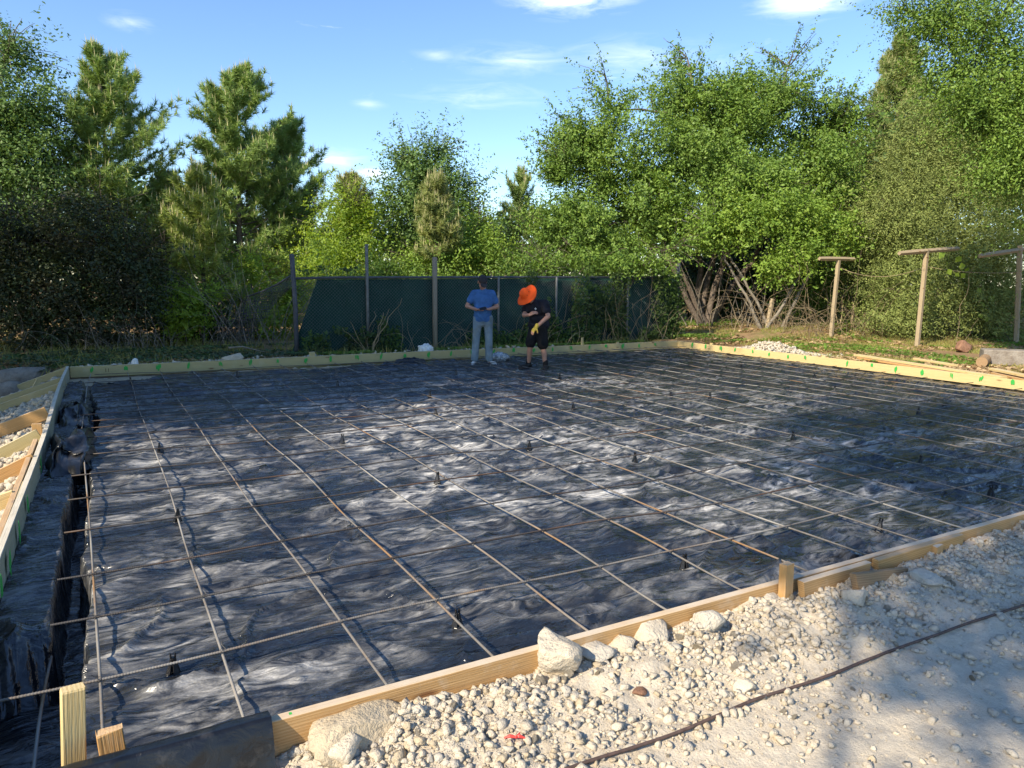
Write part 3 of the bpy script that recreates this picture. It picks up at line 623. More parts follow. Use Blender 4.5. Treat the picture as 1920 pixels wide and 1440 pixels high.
# plastic bar supports
b = MB(); hC = .082
for q in range(4):
    a = q * math.pi / 2 + .4; c, s_ = math.cos(a), math.sin(a)
    V = []
    for zf, rr, wd in ((0, .031, .016), (.35, .022, .013), (.8, .012, .008), (1, .009, .007)):
        for du, dv in ((-wd, -.003), (wd, -.003), (wd, .003), (-wd, .003)):
            V.append(((rr + dv) * c - du * s_, (rr + dv) * s_ + du * c, zf * hC))
    b.add(V, [(i_ * 4 + j, i_ * 4 + (j + 1) % 4, i_ * 4 + 4 + (j + 1) % 4, i_ * 4 + 4 + j) for i_ in range(3) for j in range(4)] + [(3, 2, 1, 0), (12, 13, 14, 15)])
b.tube([(.034 * math.cos(a), .034 * math.sin(a), .003) for a in np.linspace(0, 2 * math.pi, 15)], .0035, 5)
b.tube([(0, 0, hC * .55), (0, 0, hC * .62)], [.019, .018], 10); b.tube([(0, 0, hC * .88), (0, 0, hC)], [.013, .012], 8)
for sx in (-1, 1): b.box((sx * .011 - .003, -.008, hC - .002), (sx * .011 + .003, .008, hC + .022))
chair_me = b.build('bar_support', M['chair'])
CH = [(325, 1265), (858, 1170), (1283, 1068), (1647, 1004), (333, 985), (301, 853), (642, 837), (992, 847), (1487, 827), (1725, 875), (1858, 932), (820, 917), (818, 783), (806, 748), (633, 727), (855, 707), (1050, 713), (1190, 869), (1527, 711), (1602, 716), (1564, 739), (1722, 777), (1075, 771), (1258, 749), (1331, 749), (445, 709), (245, 722), (1130, 690), (1390, 690)]
CHL = ['nearest the two corner stakes, under the ribbed bar', 'closest to the near board above the pale rock row', 'near the near board, left of the lone stake', 'near the near board, behind the timber offcuts',
 'beside the left trench in the pinched sheet', 'farther up the second bar from the left, at the shade edge', 'alone at the start of the sunlit middle', 'in the bright dusty middle of the pad', 'in the dark patch right of the centre', 'in the dark patch toward the right side', 'farthest right beyond the offcuts', 'in the dusty area left of the centre',
 'at the shade edge left of the man in black', 'in the shade in front of the man in blue', 'in the shade well left of the men', 'just in front of the feet of the man in blue', 'just in front of the feet of the man in black', 'right of the one in the bright middle', 'near the right form by the gravel heap side', 'near the right form beside the other far chair', 'in the right middle distance, below the far right pair', 'on the right before the loose planks',
 'in the middle, right of the shade edge', 'in the middle distance, left of a close pair', 'in the middle distance, right of a close pair', 'far back left under the back board', 'at the far left corner of the pad', 'far back right of the man in black', 'far back by the sunlit part of the back board']
for k_, (cx_, cy_) in enumerate(CH):
    p = gz(cx_, cy_, .0); z_ = float(pad_h(np.array([p[0]]), np.array([p[1]]))[0])
    o = link('rebar_chair', chair_me, None, (p[0], p[1], z_ - .002), (random.uniform(-.08, .08), random.uniform(-.08, .08), random.uniform(0, 6)))
    o.scale = (.85, .85, .92)
    tag(o, 'black plastic rebar chair ' + CHL[k_], 'rebar chair', 'black rebar chairs under the steel grid')
# loose bar lying on the gravel
pts = [gz(1135, 1446, .0), gz(1300, 1384, .0), gz(1480, 1311, .0), gz(1700, 1229, .0), gz(1930, 1146, .0)]
pts = [pts[0] + (pts[0] - pts[1]) * 1.5] + pts + [pts[-1] + (pts[-1] - pts[-2]) * 2]
P = np.array(pts); u = np.linspace(0, len(P) - 1, 120); Q = np.stack([np.interp(u, range(len(P)), P[:, q]) for q in range(3)], 1)
Q[:, 2] = np.convolve(np.pad(ground_h(Q[:, 0], Q[:, 1]), 6, 'edge'), np.ones(13) / 13, 'valid') + .016
b = MB(); b.tube(Q, .0068, 7); tag(link('loose_rebar', b.build('loose_rebar', M['rebar_dark'], True)), 'long rusty steel bar lying loose on the limestone gravel', 'steel bar')

# ------------------------------------------------------------------ stones
def ico(n):
    import bmesh
    bm = bmesh.new(); bmesh.ops.create_icosphere(bm, subdivisions=n, radius=1); V = np.array([v_.co[:] for v_ in bm.verts]); Fq = np.array([[v_.index for v_ in f_.verts] for f_ in bm.faces]); bm.free(); return V, Fq
ICO = {n: ico(n) for n in (1, 2, 3, 4)}
def rock_mesh(n, sc, seed, mat, rough=.3, ang=1.0):
    V, Fq = ICO[n]; V = V.copy(); r_ = np.random.default_rng(seed)
    for q in range(16):                                  # chipped faces
        d = r_.normal(size=3); d /= np.linalg.norm(d); k_ = r_.uniform(.48, .80); e = V @ d; m = e > k_
        V[m] -= ((e[m] - k_) * ang)[:, None] * d
    nn = noise3(V + 10, 1.6, seed) - .5; V *= (1 + rough * nn)[:, None]
    nn = noise3(V + 10, 5.5, seed + 3) - .5; V *= (1 + rough * .5 * nn)[:, None]
    if n > 2: nn = noise3(V + 10, 13, seed + 5) - .5; V *= (1 + rough * .34 * nn)[:, None]
    if n > 3: nn = noise3(V + 10, 30, seed + 6) - .5; V *= (1 + rough * .20 * nn)[:, None]
    return mesh_np('rock', V * np.array(sc), Fq, mat, False)
def put_rock(x_, y_, wpx, hpx, label, mat='lime', dz=.0, flatn=.8, rot=None, seed=1, n=3, deep=1.0, cat='rock', onz=None):
    p = gz(x_, y_, .06)
    if onz is not None: p = gz(x_, y_, onz)
    d = np.linalg.norm(p - EYE); sx = wpx / 2 * d / F * 1.2; sz = hpx / 2 * d / F * 1.2
    z_ = float(ground_h(np.array([p[0]]), np.array([p[1]]))[0]) if onz is None else onz
    fw = math.atan2(p[0], p[1])
    o = link('limestone_rock', rock_mesh(n, (sx, sx * deep, sz * flatn), seed, M[mat]), None, (p[0], p[1], z_ + sz * .18 + dz), (0, 0, -fw + (rot or 0)))
    tag(o, label, cat); return o
put_rock(690, 1385, 175, 80, 'large flat slab of limestone half buried against the near board', 'lime_tan', -.015, .9, .35, 3, 4, .65)
put_rock(1040, 1270, 92, 96, 'chunky pale rock standing against the near board, left of the rock row', 'lime', .01, .9, .2, 5, 4)
put_rock(1113, 1246, 66, 46, 'angular grey rock right of the chunky pale rock', 'lime_grey', .0, .9, 0, 8)
put_rock(1165, 1230, 52, 44, 'middle rounded rock of the row along the near board', 'lime', .0, .9, 0, 11)
put_rock(1222, 1212, 64, 56, 'round boulder in the middle of the row along the near board', 'lime', .0, 1, 0, 14)
put_rock(1275, 1180, 48, 44, 'small round rock touching the top of the near board', 'lime', .01, 1, 0, 17)
put_rock(1322, 1195, 62, 58, 'flat tilted slab of stone left of the big smooth boulder', 'lime_grey', .0, .8, .3, 20)
put_rock(1383, 1150, 84, 62, 'big smooth grey boulder against the near board', 'lime_grey', .0, 1, 0, 23, 4)
put_rock(1440, 1140, 40, 26, 'low stone between the smooth boulder and the lone stake', 'lime_grey', 0, 1, 0, 25)
put_rock(1732, 1110, 56, 30, 'flat grey stone in the gravel below the timber offcuts', 'lime_grey', .0, .8, 0, 29)
put_rock(1825, 1010, 56, 40, 'upright stone beside the short dusty stake', 'lime_grey', .0, 1, 0, 31)
put_rock(1662, 1105, 40, 22, 'small pinkish stone under the grey slant cut offcut', 'lime_tan', 0, 1, 0, 33)
put_rock(1555, 1105, 44, 26, 'pale lump of stone under the first timber offcut', 'lime', 0, 1, 0, 36)
put_rock(1604, 1148, 40, 30, 'rounded stone in the middle of the right gravel', 'lime', 0, 1, 0, 37)
put_rock(632, 1420, 84, 54, 'crumbly limestone lump at the bottom edge below the slab', 'lime', 0, 1, 0, 39)
put_rock(1912, 985, 40, 34, 'pale rock at the right end of the near board', 'lime', 0, 1, 0, 41)
put_rock(1392, 1290, 38, 26, 'lone half sunken stone by the loose bar', 'lime', 0, 1, 0, 43)
put_rock(1196, 1306, 26, 14, 'small orange brown stone chip on the berm', 'brick', .005, 1, 0, 45)
put_rock(50, 706, 120, 44, 'long grey boulder lying beyond the left braces', 'concrete', -.12, 1, .3, 47, 3, .6, onz=-.05)
put_rock(10, 722, 70, 30, 'smaller grey boulder at the left edge beyond the braces', 'concrete', -.12, 1, .2, 48, 3, .7, onz=-.05)
for (x_, y_, w, h, lb, s_) in [(254, 684, 16, 16, 'white pointed stone on the back board, left part', 51), (437, 671, 46, 14, 'pale flat stones behind the back board near the fallen fence', 53), (329, 680, 10, 8, 'tiny white stone on the back board', 55)]:
    p = gy(x_, y_, 14.16); d = np.linalg.norm(p - EYE)
    tag(link('limestone_rock', rock_mesh(2, (w / 2 * d / F, .06, h / 2 * d / F * 1.4), s_, M['bag'] if s_ == 51 else M['lime']), None, (p[0], p[1], max(p[2], .1))), lb, 'rock')
# stones packed under the back form
for k_ in range(46):
    xx = -.50 + .20 * k_ + random.uniform(-.04, .04)
    if xx > 8.6: break
    o = link('packed_stone', rock_mesh(1, (random.uniform(.07, .12), .07, random.uniform(.025, .045)), 300 + k_, M[('lime_tan', 'lime_grey', 'lime')[k_ % 3]], .3), None, (xx, 13.93 + random.uniform(-.04, .03), -.035 + random.uniform(-.012, .006)), (0, 0, random.uniform(-.4, .4)))
    tag(o, ('tan', 'grey', 'cream')[k_ % 3] + ' flat stone packed under the back form board, ' + ('by the left corner' if xx < 1 else 'left part' if xx < 3.5 else 'beside the fence end post' if xx < 5 else 'by the man in blue' if xx < 7 else 'by the man in black'), 'stone', 'stones packed under the back form board')
# left gravel stones and berm cobbles as individuals
cob = [rock_mesh(2, (1, 1, .7), 400 + q, M[('lime', 'lime', 'lime_grey', 'lime', 'lime_tan', 'lime_grey')[q % 6]], .75) for q in range(9)]
n_c = 0
while n_c < 150:
    y_ = rng.uniform(1.25, 2.37) if rng.random() < .35 else 2.37 - abs(rng.normal()) * .26; x_ = rng.uniform(.45, 6.6)
    if y_ < 1.1: continue
    s_ = (.009 + .022 * rng.random() ** 2.2) * (1.25 if y_ > 2.0 else .8); z_ = float(ground_h(np.array([x_]), np.array([y_]))[0])
    o = link('limestone_cobble', cob[n_c % 9], None, (x_, y_, z_ + s_ * .15), (rng.uniform(0, 6), rng.uniform(0, 6), rng.uniform(0, 6))); o.scale = (s_ * rng.uniform(.8, 1.35), s_, s_ * rng.uniform(.7, 1))
    zone = ('beside the large flat slab', 'by the chunky pale rock', 'below the row of rounded rocks', 'below the lone stake', 'below the timber offcuts', 'at the right edge of the picture')[min(5, int(max(0, x_ - .45) / .85))]
    tag(o, ('cream', 'cream', 'grey', 'cream', 'tan', 'grey', 'cream', 'cream', 'grey')[n_c % 9] + ' limestone cobble ' + ('close to the board ' if y_ > 2.1 else 'out on the gravel ' if y_ > 1.75 else 'on the flat track ') + zone, 'cobble', 'limestone cobbles on the near berm'); n_c += 1
for k_ in range(38):
    y_ = rng.uniform(5.5, 13.0); x_ = -.66 - rng.random() * .5 - .02 * y_; s_ = rng.uniform(.03, .06); z_ = float(ground_h(np.array([x_]), np.array([y_]))[0])
    o = link('limestone_cobble', cob[k_ % 9], None, (x_, y_, z_ + s_ * .2), (rng.uniform(0, 6), rng.uniform(0, 6), 0)); o.scale = (s_,) * 3
    tag(o, 'grey limestone cobble between the braces left of the form', 'cobble', 'limestone cobbles between the left braces')
def scatter(name, n, pos, smin, smax, mats, sub=0, pw=4):
    Vb, Fb = ICO[1]; 
    import bmesh
    if sub == 0:
        bm = bmesh.new(); bmesh.ops.create_icosphere(bm, subdivisions=1, radius=1); bm.free()
        ph = (1 + 5 ** .5) / 2; Vb = np.array([(-1, ph, 0), (1, ph, 0), (-1, -ph, 0), (1, -ph, 0), (0, -1, ph), (0, 1, ph), (0, -1, -ph), (0, 1, -ph), (ph, 0, -1), (ph, 0, 1), (-ph, 0, -1), (-ph, 0, 1)]) / 1.902
        Fb = np.array([(0, 11, 5), (0, 5, 1), (0, 1, 7), (0, 7, 10), (0, 10, 11), (1, 5, 9), (5, 11, 4), (11, 10, 2), (10, 7, 6), (7, 1, 8), (3, 9, 4), (3, 4, 2), (3, 2, 6), (3, 6, 8), (3, 8, 9), (4, 9, 5), (2, 4, 11), (6, 2, 10), (8, 6, 7), (9, 8, 1)])
    nb = len(Vb); s_ = smin + (smax - smin) * rng.random(n) ** pw
    jit = Vb[None] * (1 + .95 * (rng.random((n, nb, 1)) - .5)); jit = jit * (.65 + .7 * rng.random((n, 1, 3))); jit[:, :, 2] *= .8
    a = rng.random(n) * 6.28; c, s2 = np.cos(a), np.sin(a); x_ = jit[:, :, 0] * c[:, None] - jit[:, :, 1] * s2[:, None]; y_ = jit[:, :, 0] * s2[:, None] + jit[:, :, 1] * c[:, None]
    V = np.stack([x_, y_, jit[:, :, 2]], -1) * s_[:, None, None] + pos(n, s_)[:, None, :]
    Fq = (Fb[None] + (np.arange(n) * nb)[:, None, None]).reshape(-1, 3); mi = np.repeat(rng.choice(len(mats), n, p=[.62, .28, .10][:len(mats)] if len(mats) == 3 else None), len(Fb))
    return mesh_np(name, V.reshape(-1, 3), Fq, [M[m] for m in mats], False, mi)
def near_pos(n, s_):
    m = rng.random(n) < .82; y_ = np.where(m, 2.385 - np.abs(rng.normal(size=n)) * .34, rng.uniform(.95, 2.38, n)); x_ = .30 + 6.5 * rng.random(n) ** 1.15
    x_ = x_ + np.clip(1.2 - y_, 0, 1) * .3
    cl = fbm(x_ * 2.2, y_ * 2.2, 3, 500); y_ = np.clip(np.where(cl < .38, y_ + rng.uniform(0, .35, n), y_), .8, 2.39)
    return np.stack([x_, y_, ground_h(x_, y_) + s_ * .3], -1)
tag(link('gravel', scatter('gravel', 105000, near_pos, .0018, .022, ['lime', 'lime_grey', 'lime_tan'], 0, 21)), 'crushed limestone gravel heaped along the near board', kind='stuff')
def left_pos(n, s_):
    y_ = rng.uniform(4.2, 13.9, n); x_ = -.60 - rng.random(n) * (.45 + .1 * y_); return np.stack([x_, y_, ground_h(x_, y_) + s_ * .3], -1)
tag(link('gravel', scatter('gravel', 12000, left_pos, .006, .045, ['lime', 'lime_grey', 'lime_tan'])), 'grey limestone gravel sloping away left of the form', kind='stuff')
def heap_pos(n, s_):
    c = gz(1445, 660, .12); u_ = rng.normal(size=n); v_ = rng.normal(size=n)
    x_ = c[0] + .25 + u_ * .30; y_ = c[1] + .2 + v_ * .48 - u_ * .2; z_ = .08 + .26 * np.exp(-(u_ ** 2 + v_ ** 2) / 1.4) * rng.random(n)
    return np.stack([np.maximum(x_, 12.85), y_, z_], -1)
tag(link('gravel_heap', scatter('gravel_heap', 7000, heap_pos, .008, .045, ['lime', 'lime_grey', 'lime_tan'])), 'small heap of pale gravel just outside the right form board', 'gravel heap')
def bk_pos(n, s_):
    x_ = rng.uniform(-.5, 9.5, n); return np.stack([x_, 14.07 + np.abs(rng.normal(size=n)) * .3, np.full(n, .04) + .12 * rng.random(n)], -1)
tag(link('gravel', scatter('gravel', 1600, bk_pos, .012, .05, ['lime', 'lime_grey', 'lime_tan'])), 'pale stones banked up behind the back board', kind='stuff')
b = MB(); P = np.array([(-.035, .02, 0), (-.015, .012, .006), (0, 0, .004), (.012, -.006, .008), (.03, -.02, .002)])
b.tube(P, [.003, .007, .005, .008, .002], 5); b.tube(P[1:4] * np.array([1, -1, 1]) + np.array([.01, .0, .003]), [.002, .006, .002], 4); q = gz(966, 1413, .03)
tag(link('red_scrap', b.build('red_scrap', M['red']), None, (q[0], q[1], float(ground_h(np.array([q[0]]), np.array([q[1]]))[0]) + .018)), 'small torn scrap of red plastic ribbon on the gravel', 'scrap')
# block, brick lump and log end by the right trellis
p = gz(1900, 684, .10); b = MB(); b.box((-.38, -.22, 0), (.42, .22, .31), .02)
tag(link('concrete_block', b.build('concrete_block', M['concrete']), None, (p[0], p[1] + .2, .08), (0, 0, -.9)), 'weathered brown concrete block beside the right trellis post', 'block')
p = gz(1808, 658, .10); tag(link('clay_lump', rock_mesh(3, (.28, .2, .17), 61, M['brick'], .25), None, (p[0], p[1], .2)), 'reddish brown lump of old masonry in the weeds', 'masonry lump')
p = gz(1853, 686, .10); b = MB(); b.tube([(0, -.22, .0), (0, .25, .02)], [.10, .105], 14); tag(link('cut_log', b.build('cut_log', M['grey_wood']), None, (p[0], p[1] + .1, .18), (0, 0, -1.2)), 'short cut log end beside the loose planks', 'log')

# ------------------------------------------------------------------ chain link fence with green screen
YF = 15.8
fence = thing('screened_fence', 'chain link fence covered in dark green privacy screen behind the pad', 'fence', (0, 0, 0))
def fx(px, py=600): return gy(px, py, YF)[0]
def post(px, ptop, r, mat, label=None, lean=0.0, base=.0):
    p = gy(px, ptop, YF - .05); b = MB(); b.tube([(0, 0, -.3), (0, 0, p[2] * .5), (lean, 0, p[2] - .02), (lean, 0, p[2])], [r, r, r, r * .7], 10)
    o = link('fence_post', b.build('fence_post', M[mat], True), fence, (p[0] - lean, YF - .05, 0))
    if label: o['label'] = label
    return o
post(547, 476, .050, 'dark_steel', 'thick dark end post', -.04); post(687, 458, .036, 'steel', 'tall grey pipe post')
post(815, 482, .058, 'old_wood', 'weathered wooden post'); post(935, 519, .030, 'steel'); post(1044, 519, .03, 'steel'); post(1178, 519, .035, 'steel'); post(1273, 488, .055, 'dark_steel', 'right end post')
xl, xr = fx(547), fx(1273)
b = MB(); b.tube([(xl, YF - .02, 1.66), (xl + 1, YF - .02, 1.69), ((xl + xr) / 2, YF - .02, 1.74), (xr, YF - .02, 1.79)], .028, 8); link('top_rail', b.build('top_rail', M['dark_steel'], True), fence)
xs = np.arange(xl, xr, .06); us = np.linspace(0, 1, 22); U, Xg = np.meshgrid(us, xs)
xx = Xg + np.clip(1 - (Xg - xl) / 1.1, 0, 1) * (.62 * U ** 1.0 - .05)
zt = np.interp(xx, [xl, xr], [1.64, 1.77]); zz = U * zt
yy = YF + .05 + (fbm(xx * 1.6, zz * .9, 4, 610) - .5) * .22 + .04 * ridge(xx * 1.3 + zz * .5, zz * .8, 615, 3) + .015 * np.sin(xx * 7 + zz)
V = np.stack([xx, yy, zz], -1).reshape(-1, 3); a_, b_ = Xg.shape; i = np.arange(a_ * b_).reshape(a_, b_)
Fq = np.stack([i[:-1, :-1], i[:-1, 1:], i[1:, 1:], i[1:, :-1]], -1).reshape(-1, 4)
o = link('privacy_screen', mesh_np('privacy_screen', V, Fq, M['screen'], True), fence); o.modifiers.new('thick', 'SOLIDIFY').thickness = .004
def net(quadfn, nu, nv, r):
    """woven diamond wires over a surface quadfn(u,v)"""
    b = MB()
    for sgn in (1, -1):
        for k_ in range(-nv, nu + nv, 1):
            us_ = []; 
            for q in np.linspace(0, 1, 7):
                u_ = (k_ + sgn * q * nv) / nu
                us_.append((u_, q))
            pts_ = [quadfn(u_, q) for (u_, q) in us_ if 0 <= u_ <= 1]
            if len(pts_) >= 2: b.tube(np.array(pts_), r, 3, False)
    return b
bnet = net(lambda u_, q: np.array([xl + (xr - xl) * u_, YF - .015, .02 + q * np.interp(u_, [0, 1], [1.63, 1.75])]), int((xr - xl) / .075), int(1.7 / .075), .0022)
link('chain_link', bnet.build('chain_link', M['mesh_wire']), fence)
fal = thing('fallen_chain_link', 'slumped dark chain link netting hanging off the fence end post', 'fence netting', (0, 0, 0))
tp = [(545, 517), (520, 533), (495, 545), (465, 556), (440, 582), (420, 612), (400, 645), (385, 672)]; bt = [(546, 535), (528, 556), (508, 578), (492, 600), (474, 622), (458, 645), (446, 662), (438, 674)]
TP = np.array([at(x_, y_, 16.9 + .25 * k_) for k_, (x_, y_) in enumerate(tp)]); BT = np.array([at(x_, y_, 16.7 + .25 * k_) for k_, (x_, y_) in enumerate(bt)])
def fq(u_, q):
    s_ = u_ * (len(tp) - 1); a = np.array([np.interp(s_, range(len(tp)), TP[:, k_]) for k_ in range(3)]); c = np.array([np.interp(s_, range(len(tp)), BT[:, k_]) for k_ in range(3)])
    p_ = a + (c - a) * q; p_[1] += .12 * math.sin(u_ * 17 + q * 5); return p_
link('netting', net(fq, 44, 12, .004).build('netting', M['dark_steel']), fal); link('netting_layer', net(lambda u_, q: fq(u_, q) + np.array([.05, .14, -.03]), 26, 8, .004).build('netting', M['dark_steel']), fal)
b = MB(); b.tube(TP[:4], .022, 6); link('bent_rail', b.build('bent_rail', M['dark_steel'], True), fal)

# ------------------------------------------------------------------ trellis posts
def tpost(px, ptop, pxb, depthY, armL, armR, th, label, arm=True):
    g0 = gy(pxb, ptop, depthY); g1 = gy(px, ptop, depthY); zb = .1
    e = thing('trellis_post', label, 'trellis post', (g0[0], depthY, zb))
    b = MB(); n = 7; hh = g1[2] - zb + (.16 if arm else 0); P = np.array([((g1[0] - g0[0]) * q, 0, hh * q - (.2 if q == 0 else 0)) for q in np.linspace(0, 1, n)])
    b.tube(P, [th * .40 * (1 + .05 * math.sin(q * 3)) for q in range(n)], 5); me = b.build('upright', M['post_wood']); link('upright', me, e)
    if arm:
        a = gy(*armL, depthY); c = gy(*armR, depthY); q0 = np.array([g0[0], depthY, zb]); b = MB(); mid = (a + c) / 2 + np.array([0, 0, .005])
        b.tube(np.array([a, (a + mid) / 2, mid, (c + mid) / 2, c]) - q0, [th * .32, th * .37, th * .33, th * .36, th * .30], 4); link('crossarm', b.build('crossarm', M['post_wood']), e)
    return e
tpost(1736, 480, 1734, 11.3, (1686, 475), (1797, 466), .17, 'tall trellis post with a full weathered crossarm, second from the right edge')
tpost(1571, 499, 1567, 13.4, (1536, 485), (1602, 486), .16, 'leaning trellis post with a broken crossarm behind dry vines')
tpost(1911, 472, 1924, 10.3, (1836, 480), (1990, 458), .17, 'thick trellis post at the right edge of the picture')
tpost(1448, 560, 1440, 15.0, None, None, .17, 'broken orange trellis stump left of the leaning post', arm=False)
def wirebetween(a, c, sag, label):
    u_ = np.linspace(0, 1, 14)[:, None]; P = a + (c - a) * u_; P[:, 2] -= sag * 4 * (u_[:, 0] * (1 - u_[:, 0])); b = MB(); b.tube(P, .007, 4)
    tag(link('trellis_wire', b.build('trellis_wire', M['twig'], True)), label, 'wire')
wirebetween(gy(1575, 502, 13.4), gy(1735, 500, 11.3), .25, 'sagging wire strung from the leaning post to the tall trellis post')
wirebetween(gy(1738, 500, 11.3), gy(1912, 510, 10.3), .08, 'wire strung between the two right trellis posts')

# ------------------------------------------------------------------ vegetation builders
def unit(v_): return v_ / (np.linalg.norm(v_, axis=-1, keepdims=True) + 1e-9)
def leaves(C, size, up=.5, out=None, asp=.5, jit=.35, seed=0):
    """diamond leaves folded on the midrib at points C"""
    n = len(C); r_ = np.random.default_rng(seed); nrm = r_.normal(size=(n, 3)); nrm[:, 2] += up * 2
    if out is not None: nrm += out * .9
    nrm = unit(nrm); t_ = unit(np.cross(nrm, r_.normal(size=(n, 3)))); s_ = np.cross(nrm, t_)
    L = size * (1 + jit * r_.normal(size=n)).clip(.4, 2)[:, None]; W = L * asp
    V = np.stack([C - t_ * L * .5, C + s_ * W * .5 + nrm * W * .12 - t_ * L * .08, C + t_ * L * .5, C - s_ * W * .5 + nrm * W * .12 - t_ * L * .08], 1).reshape(-1, 3)
    return V, np.arange(4 * n).reshape(n, 4)
def crown_points(lobes, ncl, nleaf, spread, seed, gap=.0, sprays=.25, shell=.55):
    r_ = np.random.default_rng(seed); vol = np.array([l[3] * l[4] * l[5] for l in lobes]) ** (2 / 3); pr = vol / vol.sum()
    li = r_.choice(len(lobes), int(ncl * 1.6), p=pr); L = np.array(lobes)[li]
    d = unit(r_.normal(size=(len(li), 3))); rad = shell + (1 - shell) * r_.random(len(li)) ** .7; rad = np.where(r_.random(len(li)) < .22, r_.random(len(li)) * shell, rad)
    P = L[:, :3] + d * L[:, 3:6] * rad[:, None]
    g = noise3(P + 30, .95, seed) + .5 * noise3(P + 60, 2.1, seed + 1); keep = g > np.quantile(g, gap); P = P[keep][:ncl]; d = d[keep][:ncl]
    sp_ = r_.random(len(P)) < sprays; ax = unit(d * np.array([1, 1, .6]) + r_.normal(size=d.shape) * .35 + np.array([0, 0, .5]))
    m = len(P); k_ = r_.poisson(nleaf, m).clip(3); idx = np.repeat(np.arange(m), k_)
    off = r_.normal(size=(len(idx), 3)) * spread * np.array([1, 1, .75])
    al = (r_.random(len(idx)) * 2 - .4)[:, None] * ax[idx] * spread * 3.8 * r_.uniform(.5, 1.3, m)[idx][:, None]
    off = np.where(sp_[idx][:, None], off * .30 + al, off)
    return P[idx] + off, d[idx], P, ax
def limb(b, p0, p1, r0, r1, seed, n=7, sag=.12, wob=.06, sides=5):
    r_ = np.random.default_rng(seed); u_ = np.linspace(0, 1, n)[:, None]; L = np.linalg.norm(np.asarray(p1) - p0)
    P = p0 + (p1 - p0) * u_; P = P + np.cumsum(r_.normal(size=(n, 3)) * wob * L / n, 0) * np.minimum(1, u_ * 4) ; P[:, 2] += sag * L * np.sin(u_[:, 0] * math.pi)
    b.tube(P, r0 + (r1 - r0) * u_[:, 0] ** .7, sides, False); return P
def broadleaf(name, label, cat, base, lobes, ncl, nleaf, lsize, mat, bark='bark', spread=.22, seed=1, gap=.15, stems=1, group=None, sprays=.25, nlimb=60, tr=.12, asp=.5, up=.5, shell=.55):
    base = np.array(base, float); e = thing(name, label, cat, base, 0, group); lob = [tuple(np.array(l[:3]) - base) + tuple(l[3:]) for l in lobes]
    C, D, P, ax = crown_points(lob, ncl, nleaf, spread, seed, gap, sprays, shell)
    keep = C[:, 2] > .02; C, D = C[keep], D[keep]
    V, Fq = leaves(C, lsize, up, D, asp, .3, seed); link('crown', mesh_np('crown', V, Fq, M[mat]), e)
    r_ = np.random.default_rng(seed + 5); b = MB(); cen = np.array([l[:3] for l in lob]); forks = []
    for s_ in range(stems):
        c = cen[r_.integers(len(cen))] if stems > 1 else cen.mean(0); p0 = np.array([r_.normal() * .35, r_.normal() * .25, -.1]) if stems > 1 else np.array([0, 0, -.15])
        top = p0 + (c - p0) * (.8 if stems > 1 else .75); Q = limb(b, p0, top, tr / (1 + .25 * (stems > 1)), tr * .45, seed + s_ * 3, 10, .02, .10, 8); forks.append(Q)
    FK = np.vstack([q[4:] for q in forks])
    for l in cen:
        j = np.argmin(np.linalg.norm(FK - l, axis=1) + .5 * np.abs(FK[:, 2] - l[2] + 1)); Q = limb(b, FK[j], l, tr * .42, tr * .16, seed + int(abs(l[0]) * 90), 8, .08, .12, 5); FK = np.vstack([FK, Q[3:]])
    dist_ = np.linalg.norm(P - P.mean(0), axis=1) + P[:, 2] * .6; wgt = np.exp(dist_ / dist_.std() * 1.1); wgt /= wgt.sum()
    for k_ in r_.choice(len(P), min(nlimb, len(P)), replace=False, p=wgt):
        j = np.argmin(np.linalg.norm(FK - P[k_], axis=1)); limb(b, FK[j], P[k_] + ax[k_] * spread * 3.5, tr * .13, .006, seed + int(k_), 6, .05, .12, 3)
    link('trunk', b.build('trunk', M[bark], True), e); return e
